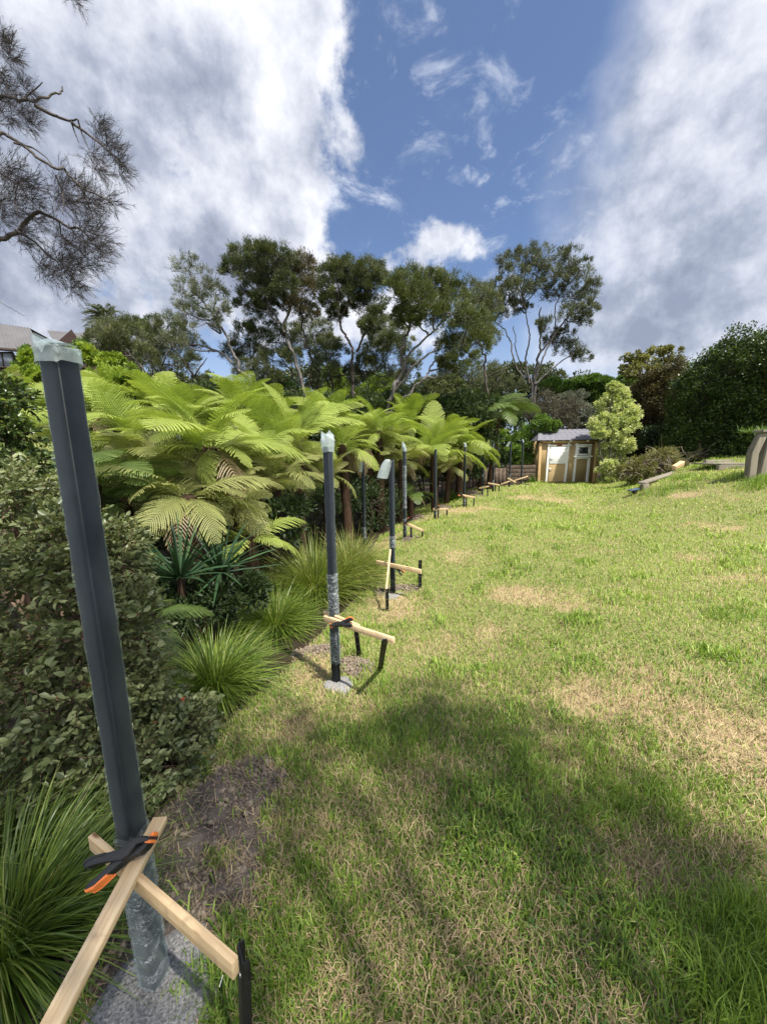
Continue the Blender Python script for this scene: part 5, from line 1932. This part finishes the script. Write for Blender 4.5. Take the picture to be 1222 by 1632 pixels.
def fern(label, u, v, Y, L, kind='g', nf=15, up=.5, trunk=True, low=5, yaw=None, dead=3, pitch=0):
    c = P(u, v, Y)
    gz = H1(c[0], c[1])
    e = empty('tree_fern', (c[0], c[1], gz), label, 'tree fern', 'tree ferns along the left of the lawn')
    eb = np.array(e.location)
    hc = c[2] - gz
    if hc > .1:
        n = 14
        pp = np.stack([np.linspace(R.normal(0, .08), 0, n), np.linspace(R.normal(0, .08), 0, n), np.linspace(-.05, hc + .03, n)], 1)
        MB().tube(pp, np.linspace(.11, .075, n) * (1 if L > 1 else .7), 10, jitter=.12).build('trunk', M_ftrunk, e, smooth=True)
    y0 = R.uniform(0, 6.28)
    for k in range(nf + low):
        lo = k >= nf
        a = y0 + k * 2.399963 + R.normal(0, .12)
        if lo:
            me = FR[kind][random.choice([1, 3, 3])]
        else:
            me = FR[kind][random.choice([0, 1, 2, 0, 2] if up > .5 else [0, 1, 1, 3, 0])]
        o = bpy.data.objects.new('frond', me)
        C.objects.link(o)
        o.parent = e
        s = .8 * L * R.uniform(.62, 1.18) * (1 if not lo else .95)
        o.scale = (s, s * R.uniform(.9, 1.1), s * R.uniform(.85, 1.1))
        o.location = (.04 * math.cos(a), .04 * math.sin(a), hc)
        o.rotation_euler = (R.normal(0, .28), R.normal(-.07, .18) + (.22 if lo else -.02) + pitch, a)
    for k in range(dead):
        o = bpy.data.objects.new('dead_frond', random.choice(FR['b']))
        C.objects.link(o)
        o.parent = e
        s = L * R.uniform(.5, .8)
        o.scale = (s, s, s)
        o.location = (0, 0, hc - .02)
        o.rotation_euler = (0, R.uniform(0, .2), R.uniform(0, 6.28))
    return e


fern('big bright green tree fern with high arching fronds right of the nearest post', 335, 716, 4.4, 1.35, 'g', 15, .7)
fern('bright tree fern seen behind the upper half of the nearest post', 95, 725, 5.0, 1.25, 'g', 14, .6)
fern('tree fern at the left edge of the picture above the grey leaved shrub', 5, 715, 3.6, 1.05, 'o', 12, .5)
fern('bright tree fern between the nearest post and the biggest fern, further back', 215, 695, 6.6, 1.45, 'g', 14, .6)
fern('lower olive tree fern with drooping fronds over the strap leaved plants', 300, 795, 3.7, 1.05, 'o', 11, .3, low=6, dead=1)
fern('olive tree fern drooping left of the second nearest post', 440, 765, 4.9, .98, 'o', 14, .4, low=6)
fern('bright tree fern with upright fronds behind the second nearest post', 470, 706, 6.6, 1.45, 'g', 14, .7)
fern('yellow green tree fern left of the second nearest post, further back', 405, 692, 7.6, 1.4, 'g', 14, .6)
fern('tree fern behind the pair of flap topped posts', 590, 716, 8.8, 1.35, 'o', 14, .5, low=6)
fern('far bright tree fern left of the vase shaped one', 575, 690, 9.6, 1.7, 'g', 13, .7)
fern('vase shaped bright tree fern with tall pale fronds above the bare topped post', 690, 722, 9.8, 1.7, 'g', 15, .9, low=4)
fern('small olive tree fern just left of the vase shaped fern', 640, 735, 8.9, 1.2, 'o', 12, .4)
fern('tree fern spreading right of the vase shaped fern above the darkest gap', 735, 712, 11.2, 1.5, 'g', 13, .5, low=5)
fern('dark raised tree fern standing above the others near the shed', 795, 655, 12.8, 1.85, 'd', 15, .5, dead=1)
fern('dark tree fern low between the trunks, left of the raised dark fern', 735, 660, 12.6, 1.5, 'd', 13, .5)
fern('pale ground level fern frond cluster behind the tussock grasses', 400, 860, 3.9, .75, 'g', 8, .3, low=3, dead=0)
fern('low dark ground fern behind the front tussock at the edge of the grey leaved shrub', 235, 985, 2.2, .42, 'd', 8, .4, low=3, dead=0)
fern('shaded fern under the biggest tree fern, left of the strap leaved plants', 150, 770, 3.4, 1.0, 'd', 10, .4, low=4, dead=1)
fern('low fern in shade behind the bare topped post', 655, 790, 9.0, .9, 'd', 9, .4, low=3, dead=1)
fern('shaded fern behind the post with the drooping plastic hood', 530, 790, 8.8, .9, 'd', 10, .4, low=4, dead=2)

fern('small bright fern crown high behind the nearest post, below the lime bush', 165, 650, 7.8, 1.25, 'g', 15, .8)
fern('bright upright fern rising behind the biggest tree fern', 300, 672, 6.0, 1.15, 'g', 15, .9)
fern('bright fern between the biggest tree fern and the second nearest post', 410, 722, 5.4, 1.05, 'g', 15, .7)
fern('pale fern crown just left of the second nearest post top', 478, 738, 6.2, .85, 'o', 14, .6)
fern('small bright fern behind the post with the pointed plastic top', 625, 700, 10.4, 1.3, 'g', 14, .8)
fern('olive fern overhanging the grey leaved shrub right of the nearest post', 225, 745, 4.2, 1.0, 'o', 14, .6)
fern('bright fern at the left edge behind the dark rounded shrub', 25, 655, 6.2, 1.25, 'g', 14, .7)
fern('dull fern skirt hanging over the tussocks left of the second nearest post', 375, 800, 4.3, .85, 'o', 12, .3, low=5)
for lab_, u, v, Y, L, kd in [
        ('bright fern filling the bank between the biggest fern and the vase shaped one', 545, 712, 7.2, 1.15, 'g'),
        ('bright fern in the bank just behind the long flap topped post', 605, 690, 8.6, 1.2, 'g'),
        ('small pale fern crown at the top of the bank below the middle trunks', 520, 668, 9.2, 1.25, 'g'),
        ('bright fern right of the vase shaped fern, before the dark raised fern', 715, 692, 11.4, 1.35, 'g'),
        ('bright fern at the top of the bank below the broad kanuka', 650, 672, 11.2, 1.4, 'g'),
        ('bright fern crown over the bank left of the biggest fern', 255, 652, 7.4, 1.3, 'g'),
        ('bright fern at the top of the bank right of the biggest fern', 380, 655, 7.4, 1.25, 'g'),
        ('olive fern hanging over the shade beneath the biggest fern', 345, 765, 4.5, .95, 'o'),
        ('olive fern hanging in front of the shade left of the hooded post', 520, 760, 6.6, .9, 'o'),
        ('small fern skirt right of the bare topped post', 715, 745, 10.6, 1.0, 'o'),
        ('bright fern standing beneath the dark raised fern near the board fence', 765, 700, 12.6, 1.3, 'g'),
        ('low fern in the shade of the biggest fern right of the nearest post', 200, 800, 3.6, .8, 'd')]:
    fern(lab_, u, v, Y, L, kd, 15, .7, low=5, dead=2)
# shaded understory beneath the ferns
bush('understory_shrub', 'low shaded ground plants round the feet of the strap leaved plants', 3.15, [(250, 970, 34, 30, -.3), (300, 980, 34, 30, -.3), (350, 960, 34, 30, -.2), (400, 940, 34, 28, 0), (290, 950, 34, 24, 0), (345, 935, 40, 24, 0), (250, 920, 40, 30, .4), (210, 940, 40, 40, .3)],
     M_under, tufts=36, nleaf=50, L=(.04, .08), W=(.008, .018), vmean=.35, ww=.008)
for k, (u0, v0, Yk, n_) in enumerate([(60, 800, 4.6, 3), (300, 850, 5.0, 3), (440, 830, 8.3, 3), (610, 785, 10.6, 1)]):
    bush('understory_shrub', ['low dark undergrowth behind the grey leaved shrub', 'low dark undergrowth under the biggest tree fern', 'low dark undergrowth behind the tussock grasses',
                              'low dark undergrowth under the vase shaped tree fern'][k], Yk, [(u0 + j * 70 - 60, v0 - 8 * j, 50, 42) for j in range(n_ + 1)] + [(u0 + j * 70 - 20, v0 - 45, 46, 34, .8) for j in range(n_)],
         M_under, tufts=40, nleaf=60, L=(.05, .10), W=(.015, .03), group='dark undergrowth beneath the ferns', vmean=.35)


# ------------------------------------------------------------------ strap leaved plants, tussocks
def straps(name, label, c, n, L, W, m, upb=.6, droop=.5, cat='plant', group=None, vm=.5, seg=7, spread=.02, lift=0, vs=.18):
    e = empty(name, tuple(c), label, cat, group)
    az_ = R.uniform(0, 6.28, n)
    el_ = np.clip(R.normal(upb, .32, n), -.1, 1.5)
    Ls = R.uniform(*L, n)
    Ws = R.uniform(*W, n)
    hd = np.stack([np.cos(az_), np.sin(az_)], 1)
    sd = np.stack([-np.sin(az_), np.cos(az_), np.zeros(n)], 1)
    r0 = R.random(n) ** .5 * spread
    base = np.column_stack([hd * r0[:, None], np.full(n, lift)])
    t = np.linspace(0, 1, seg)
    pts = np.zeros((n, seg, 3))
    dp = droop * R.uniform(.5, 1.5, n)
    for j, tt in enumerate(t):
        a = el_ - dp * 0
        pts[:, j, :2] = base[:, :2] + hd * (Ls * np.cos(el_) * tt)[:, None] * (1 + .25 * dp * tt)[:, None]
        pts[:, j, 2] = lift + Ls * (np.sin(el_) * tt - dp * tt ** 2.2 * .75)
    pts[:, :, 2] = np.maximum(pts[:, :, 2], .008 + lift * 0 - .02 * t)
    wob = R.normal(0, .02, (n, 1, 3)) * t[None, :, None] ** 2 * Ls[:, None, None]
    pts += wob
    wprof = np.clip(1 - t ** 3, 0.03, 1) * np.clip(.5 + t * 3, 0, 1)
    twist = R.uniform(-.7, .7, n)
    sdd = sd * np.cos(twist)[:, None] + np.array([0, 0, 1]) * np.sin(twist)[:, None]
    s_ = sdd[:, None] * (Ws[:, None] * wprof[None])[:, :, None] / 2
    V = np.stack([pts - s_, pts + s_], 2).reshape(n, seg * 2, 3)
    F_ = np.array([[2 * j, 2 * j + 1, 2 * j + 3, 2 * j + 2] for j in range(seg - 1)])
    FF = (F_[None] + (np.arange(n) * seg * 2)[:, None, None]).reshape(-1, 4)
    v = np.clip(R.normal(vm, vs, n), 0, 1)
    mb = MB().add(V.reshape(-1, 3), FF, np.repeat(v, seg * 2))
    mb.build('blades', m, e)
    return e


def tuss(label, u, v, n, L, W, m=M_tus, Y=None, upb=.95, droop=.55, vm=.5, spread=.07):
    g_ = G(u, v) if Y is None else P(u, v, Y)
    c = (g_[0], g_[1], H1(g_[0], g_[1]))
    return straps('tussock', label, c, n, L, W, m, upb, droop, 'tussock', 'tussock grasses along the bed edge', vm, 8, spread, 0, .27)


g_ = G(352, 1120)
tuss('full green tussock nearest to the dug soil, right of the grey leaved shrub', 345, 1105, 1900, (.32, .66), (.003, .0055), vm=.55, upb=.85, droop=.55)
tuss('darker green tussock behind the front one, left of the second nearest post', 440, 1008, 1800, (.35, .74), (.0035, .006), M_tus, vm=.45, upb=.85)
tuss('broad olive tussock behind the second nearest post', 505, 955, 2000, (.65, 1.25), (.004, .008), M_tus2, vm=.5, upb=.95, spread=.14)
tuss('olive tussock at the left of the third post', 560, 925, 1500, (.6, 1.15), (.005, .008), M_tus2, vm=.5, upb=.95, spread=.12)
tuss('deep green tussock with arching blades in the bottom left corner', 10, 1600, 1700, (.26, .56), (.003, .0058), M_tus, Y=.86, vm=.42, upb=.75, droop=.5, spread=.10)
tuss('second long bladed tussock at the left edge, just above the corner one', -110, 1480, 1500, (.30, .60), (.003, .0055), M_tus, Y=1.0, vm=.4, upb=.75, droop=.5, spread=.1)
tuss('small dark tussock under the ferns left of the board fence', 722, 783, 500, (.3, .55), (.01, .016), M_tus, Y=11.2, vm=.25)
tuss('pale tussock wisps behind the second nearest post, under the ground fern', 470, 905, 900, (.4, .7), (.005, .008), M_tus2, Y=4.5, vm=.55)
for k, (u, v, Y, n) in enumerate([(288, 922, 2.9, 60), (352, 912, 3.2, 50)]):
    c = P(u, v, Y)
    straps('strap_leaf_plant', ['dark green spiky strap leaved plant in the shade behind the front tussock', 'smaller spiky strap leaved plant just right of the first one'][k],
           (c[0], c[1], c[2]), n, (.38, .74), (.018, .030), M_flax, .75, .25, 'plant', 'spiky strap leaved plants under the ferns', .45, 8, .02)
    gz = H1(c[0], c[1])
    t_ = MB().tube([(0, 0, gz - c[2] - .03), (0, 0, .03)], [.04, .03], 8).build('stem', M_ftrunk, bpy.data.objects['strap_leaf_plant' if k == 0 else 'strap_leaf_plant.001'])
c = G(852, 771)
straps('flax_plant', 'small green strap leaved plant at the left corner of the shed', (c[0] + .1, 14.7, H1(c[0], 14.7)), 45, (.3, .55), (.03, .05), M_bushg, 1.0, .3, 'plant')


# ------------------------------------------------------------------ near shrub
def nearshrub(name, label, lobes, n_tw, leafL, m_leaf, seed_leaf=11, red=0):
    """twiggy shrub with small oval folded leaves set in pairs along the shoots"""
    cen = np.mean([np.array(l[0]) for l in lobes], 0)
    gz = H1(cen[0], cen[1])
    e = empty(name, (cen[0], cen[1], gz), label, 'shrub')
    eb = np.array([cen[0], cen[1], gz])
    wood = MB()
    B, Dv, Ls, vv = [], [], [], []
    for (c, r, w) in lobes:
        c = np.array(c) - eb
        r = np.array(r)
        root = np.array([c[0] * .35, c[1] * .35, -.02])
        limb(wood, [root, (root + c) / 2 + R.normal(0, .05, 3), c], .012, .006, 5, 5, .05)
        for k in range(int(n_tw * w)):
            d = sphere_pts(1, .35)[0]
            tip = c + d * r * R.uniform(.75, 1.12)
            st = c + d * r * R.uniform(.05, .55)
            L = np.linalg.norm(tip - st)
            bend = R.normal(0, .12, 3) * L
            tt = np.linspace(0, 1, 7)
            p = st + (tip - st) * tt[:, None] + bend * np.sin(tt * math.pi)[:, None] - np.array([0, 0, .06]) * (tt ** 2)[:, None] * L
            wood.tube(p, np.linspace(.0022, .0008, 7), 3, R.random(), cap=False)
            nl = max(5, int(L / .014))
            ts = np.linspace(.12, 1, nl)
            q = np.stack([np.interp(ts, tt, p[:, i]) for i in range(3)], 1)
            ax = (tip - st) / L
            a_ = np.cross(ax, [0, 0, 1.0])
            a_ /= np.linalg.norm(a_) + 1e-6
            b_ = np.cross(ax, a_)
            tv_ = R.normal(.5, .14)
            for s in (-1, 1):
                ph = R.normal(0, .6, nl)
                dr = (a_[None] * np.cos(ph)[:, None] + b_[None] * np.sin(ph)[:, None]) * s + ax * .75
                dr /= np.linalg.norm(dr, axis=1)[:, None]
                B.append(q)
                Dv.append(dr)
                Ls.append(R.uniform(*leafL, nl))
                vv.append(np.clip(tv_ + R.normal(0, .12, nl) + .15 * ts, 0, 1))
    B, Dv, Ls, vv = map(np.concatenate, (B, Dv, Ls, vv))
    n = len(B)
    rv_ = R.normal(0, 1, (n, 3)) + np.array([0, 0, 1.4])
    s_ = np.cross(Dv, rv_)
    s_ /= np.linalg.norm(s_, axis=1)[:, None]
    nr = np.cross(s_, Dv)
    L = Ls[:, None]
    W = L * .26
    m0 = B + Dv * L * .12
    V = np.stack([m0, B + Dv * L * .42 + s_ * W + nr * W * .35, B + Dv * L * .78 + s_ * W * .75 + nr * W * .25, B + Dv * L * 1.05 - nr * L * .04,
                  B + Dv * L * .78 - s_ * W * .75 + nr * W * .25, B + Dv * L * .42 - s_ * W + nr * W * .35], 1)
    F_ = np.array([[0, 1, 2, 3], [0, 3, 4, 5]])
    FF = (F_[None] + (np.arange(n) * 6)[:, None, None]).reshape(-1, 4)
    MB().add(V.reshape(-1, 3), FF, np.repeat(vv, 6)).build('leaves', m_leaf, e)
    wood.build('twigs', flat('reddish_twig' + name, (.14, .095, .065), .8, .2, var=.4), e)
    if red:
        k = R.choice(n, red, replace=False)
        MB().add(V[k].reshape(-1, 3) + np.array([0, -.004, .004]), (F_[None] + (np.arange(red) * 6)[:, None, None]).reshape(-1, 4), R.random(red * 6)).build('red_leaves', M_red, e)
    return e


def LB(u, v, ru, rv, Y, w=1, dy=.22):
    k = Y * PXM / D(u, v)[1] * 1.0
    d_ = D(u, v)
    return (P(u, v, Y), (ru * Y / d_[1] * PXM, dy, rv * Y / d_[1] * PXM), w)


nearshrub('grey_leaved_shrub', 'large shrub with small grey green and few red leaves, behind the nearest post',
          [LB(20, 790, 90, 70, 1.75), LB(110, 870, 90, 80, 1.65), LB(190, 900, 40, 70, 1.75), LB(40, 930, 100, 90, 1.5), LB(130, 990, 90, 90, 1.5), LB(215, 1000, 40, 80, 1.65),
           LB(30, 1080, 100, 90, 1.35), LB(130, 1110, 90, 80, 1.4), LB(225, 1110, 70, 70, 1.6), LB(290, 1160, 62, 55, 1.65, .9), LB(60, 1200, 110, 70, 1.3), LB(180, 1210, 90, 60, 1.4),
           LB(270, 1220, 70, 45, 1.5, .8), LB(-60, 860, 80, 120, 1.6), LB(-60, 1080, 80, 120, 1.3), LB(200, 870, 26, 40, 1.8, .5), LB(0, 1260, 100, 40, 1.2, .7)],
          72, (.020, .044), M_shrub, red=40)
nearshrub('dark_leaved_shrub', 'dark rounded shrub at the left edge under the ferns, above the grey leaved shrub',
          [LB(15, 640, 40, 40, 2.6), LB(10, 700, 50, 40, 2.5), LB(40, 735, 40, 30, 2.5), LB(-30, 660, 50, 60, 2.4)], 60, (.028, .045), M_hedge)
nearshrub('grey_leaved_seedling', 'few grey green leafy shoots just right of the nearest post, above the soil',
          [LB(235, 1268, 22, 22, 1.25, .3, .05), LB(255, 1250, 18, 20, 1.3, .3, .05)], 30, (.02, .032), M_shrub)


# ------------------------------------------------------------------ overhanging tree at upper left
def spray_tree():
    tk = np.array([-5.6, 2.6, H1(-5.6, 2.6)])
    e = empty('overhanging_tree', tuple(tk), 'fine twigged dark tree reaching in from the upper left against the clouds', 'tree')
    Y = 3.3
    br = MB()
    tr = MB()
    limb(tr, [[0, 0, -.1], [.1, .05, 2.2], [.3, .2, 4.2], [.2, .3, 6.5]], .17, .07, 9)
    K_ = 2.633
    L_ = {
        'a': [(-30, 445), (0, 440), (70, 430), (145, 440), (210, 436), (250, 402), (262, 365)],
        'a2': [(80, 430), (115, 400), (150, 372), (180, 345)],
        'b': [(145, 440), (225, 485), (300, 512), (325, 500)],
        'b2': [(300, 512), (370, 560), (430, 610), (490, 665), (520, 700)],
        'b3': [(300, 512), (315, 560), (333, 600)],
        'b4': [(328, 500), (345, 570), (385, 645)],
        'c': [(-30, 565), (0, 572), (80, 620), (160, 690), (230, 725), (262, 712), (300, 760), (350, 795), (420, 825), (470, 850)],
        'c2': [(60, 600), (140, 620), (200, 660), (232, 715)],
        'c3': [(235, 735), (265, 800), (270, 860), (262, 900)],
        'c4': [(345, 795), (375, 870), (400, 925)],
        'd': [(-30, 1015), (0, 1000), (60, 960), (85, 905), (130, 878), (210, 900), (265, 938), (330, 950), (385, 1015)],
        'd2': [(65, 965), (145, 1010), (200, 1065), (235, 1090), (262, 1130)],
        'd3': [(80, 905), (62, 850), (70, 790), (95, 745)],
        'd4': [(250, 930), (255, 990), (330, 1050), (370, 1080)],
        'e': [(-30, 1255), (0, 1268), (50, 1300), (105, 1325)],
        'f': [(-30, 250), (10, 270), (30, 300), (20, 400)],
    }
    thick = {'a': .016, 'b': .014, 'c': .014, 'd': .022, 'c2': .007, 'd2': .011, 'a2': .008, 'b2': .010, 'e': .005, 'f': .008}
    dep = {}
    off_ = {'a': 0, 'b': 0, 'c': -.2, 'd': .15, 'e': .5, 'f': .1}
    for k_, pts in L_.items():
        yy = Y + off_[k_[0]]
        p = np.array([P(x / K_, y / K_, yy + .05 * math.sin(i * 1.3)) for i, (x, y) in enumerate(pts)])
        if pts[0][0] < 0:
            p = np.vstack([tk + np.array([.15, .1, 2.0 + .5 * p[0][2]]), (tk + np.array([.15, .1, 2.2]) + p[0] * 2) / 3 + np.array([0, 0, .3]), p])
        r = thick.get(k_, .006)
        limb(br, p - tk, r, r * .35, 6, 6, .012)
    br.build('branches', M_bough, e, smooth=True)
    tr.build('trunk', M_barkd, e, smooth=True)
    # twig sprays
    cl = [(30, 190, 55, 40, 0), (60, 240, 45, 25, 0), (10, 150, 40, 30, 0), (20, 330, 60, 45, .2), (60, 400, 60, 50, .2), (120, 470, 60, 55, .2), (60, 480, 60, 40, .2), (150, 520, 35, 45, .2), (0, 420, 40, 60, .2), (130, 380, 40, 30, 0),
          (440, 570, 50, 55, .3), (480, 620, 55, 50, .4), (520, 680, 50, 60, .4), (410, 650, 50, 55, .3), (430, 710, 45, 40, .3), (530, 730, 40, 45, .4), (440, 520, 35, 40, .4),
          (290, 790, 75, 55, .2), (260, 830, 55, 50, 0), (320, 840, 60, 50, 0), (390, 840, 60, 50, .3), (430, 860, 55, 45, .3), (480, 850, 50, 45, .5), (350, 780, 50, 40, .3),
          (80, 720, 70, 50, -.1), (120, 780, 75, 60, .1), (60, 800, 70, 60, 0), (150, 830, 60, 60, .1), (20, 860, 60, 60, 0), (100, 880, 70, 60, 0), (40, 920, 60, 50, 0), (180, 930, 60, 60, .1), (120, 970, 60, 50, 0), (110, 1020, 40, 35, 0), (20, 720, 40, 40, 0),
          (390, 950, 70, 60, .3), (430, 1000, 70, 60, .4), (450, 1050, 55, 60, .4), (370, 1010, 70, 60, .2), (400, 1090, 60, 55, .3), (310, 1030, 65, 55, .1), (270, 1000, 50, 50, 0),
          (250, 1110, 70, 60, .2), (300, 1150, 70, 60, .3), (340, 1180, 60, 50, .3), (230, 1170, 50, 55, .1), (360, 1120, 60, 55, .3), (290, 1090, 60, 50, .1), (330, 1220, 40, 40, .3), (190, 1110, 40, 40, 0),
          (-40, 500, 60, 120, 0), (-40, 800, 60, 120, 0), (330, -5, 40, 14, 0)]
    Qs, vs = [], []
    for (x, y, rx, ry, rt) in cl:
        yk = Y + R.normal(0, .25)
        c = P(x / K_, y / K_, yk) - tk
        sc = yk * PXM / K_ / D(x / K_, y / K_)[1] * 1.0
        n = int(46 * rx / 55)
        d0 = P((x + 30) / K_, (y + 4) / K_, yk) - tk - c
        d0 /= np.linalg.norm(d0)
        org = c - d0 * rx * sc * .55 + np.array([0, 0, .0])
        for k in range(n):
            dd = d0 * .75 + sphere_pts(1, 0)[0] * .95
            dd[2] *= 1.05
            dd /= np.linalg.norm(dd)
            L = sc * rx * R.uniform(.7, 1.7)
            p0_ = org + R.normal(0, .18, 3) * rx * sc
            tt = np.linspace(0, 1, 5)
            pp = p0_ + dd * (tt * L)[:, None] + np.array([0, 0, .12]) * (tt ** 2)[:, None] * L + R.normal(0, .03, (5, 3)) * L
            sd_ = np.cross(dd, R.normal(0, 1, 3))
            sd_ /= np.linalg.norm(sd_)
            w = .0016
            Qs.append(np.stack([pp[:-1] - sd_ * w, pp[:-1] + sd_ * w, pp[1:] + sd_ * w * .7, pp[1:] - sd_ * w * .7], 1))
            vs.append(np.full(4, R.uniform(0, .7)))
            m_ = 15
            ts = R.uniform(.25, 1, m_)
            b = np.stack([np.interp(ts, tt, pp[:, i]) for i in range(3)], 1)
            q = dd[None] * 1.0 + sphere_pts(m_) * .6
            q /= np.linalg.norm(q, axis=1)[:, None]
            Qs.append(leafquads(b, q, R.uniform(.025, .065, m_), np.full(m_, .0017)))
            vs.append(R.random(m_))
    MB().quads(np.concatenate(Qs), np.concatenate(vs)).build('twigs', M_twig, e)


spray_tree()


# ------------------------------------------------------------------ tree behind the viewer that shades the near lawn
def shade_tree():
    tk = np.array([3.6, -4.6, H1(3.6, -4.6)])
    e = empty('shade_tree', tuple(tk), 'leafy tree standing behind the viewpoint whose crown shades the near lawn', 'tree')
    tb = MB()
    limb(tb, [[0, 0, -.1], [.2, -.3, 2.5], [.6, -.9, 4.5], [1.2, -1.3, 6.0]], .18, .08, 9)
    fm = MB()
    shift = np.array([math.sin(SUN_AZ), math.cos(SUN_AZ)]) / math.tan(SUN_EL)
    lobes = []
    for (gx_, gy_, r) in [(-.5, .3, .8), (-.1, 1.3, .85), (.55, 1.45, .75), (.5, .6, .85), (-.1, .1, .9), (.9, .6, .6), (.1, -.7, 1.0), (-1.0, .9, .8), (-.6, 1.55, .5),
                          (-1.2, 0, .9), (.25, 1.85, .42), (.95, 1.1, .4), (1.0, -.1, .7), (-1.5, 1.3, .7), (-1.8, .4, .9), (-1.9, 1.5, .7), (-1.3, 2.0, .45)]:
        h = R.uniform(8.2, 9.2)
        lobes.append((np.array([gx_ + shift[0] * h, gy_ + shift[1] * h, h - 1.45]) - tk, (r, r, r * .5)))
    anc = foliage(fm, lobes, 60, 17, .34, (.05, .09), (.022, .036), up=.1, mode='round', vmean=.5, flat_up=.3, shell=(.1, 1.0))
    top = np.array([1.2, -1.3, 6.0])
    for (c, tcs) in anc:
        limb(tb, [top, (top + c) / 2 + np.array([0, 0, -.1]), c], .05, .02, 5, 5, .05)
        for t_ in tcs[::4]:
            tb.tube([c, t_], [.010, .004], 3, cap=False)
    tb.build('trunk', M_barkd, e, smooth=True)
    fm.build('crown', M_bushg, e)


shade_tree()
print('objects', len(bpy.data.objects))

for o in bpy.data.objects:
    l = o.get('label')
    if l and not 4 <= len(l.split()) <= 16:
        print('LABEL', len(l.split()), l)
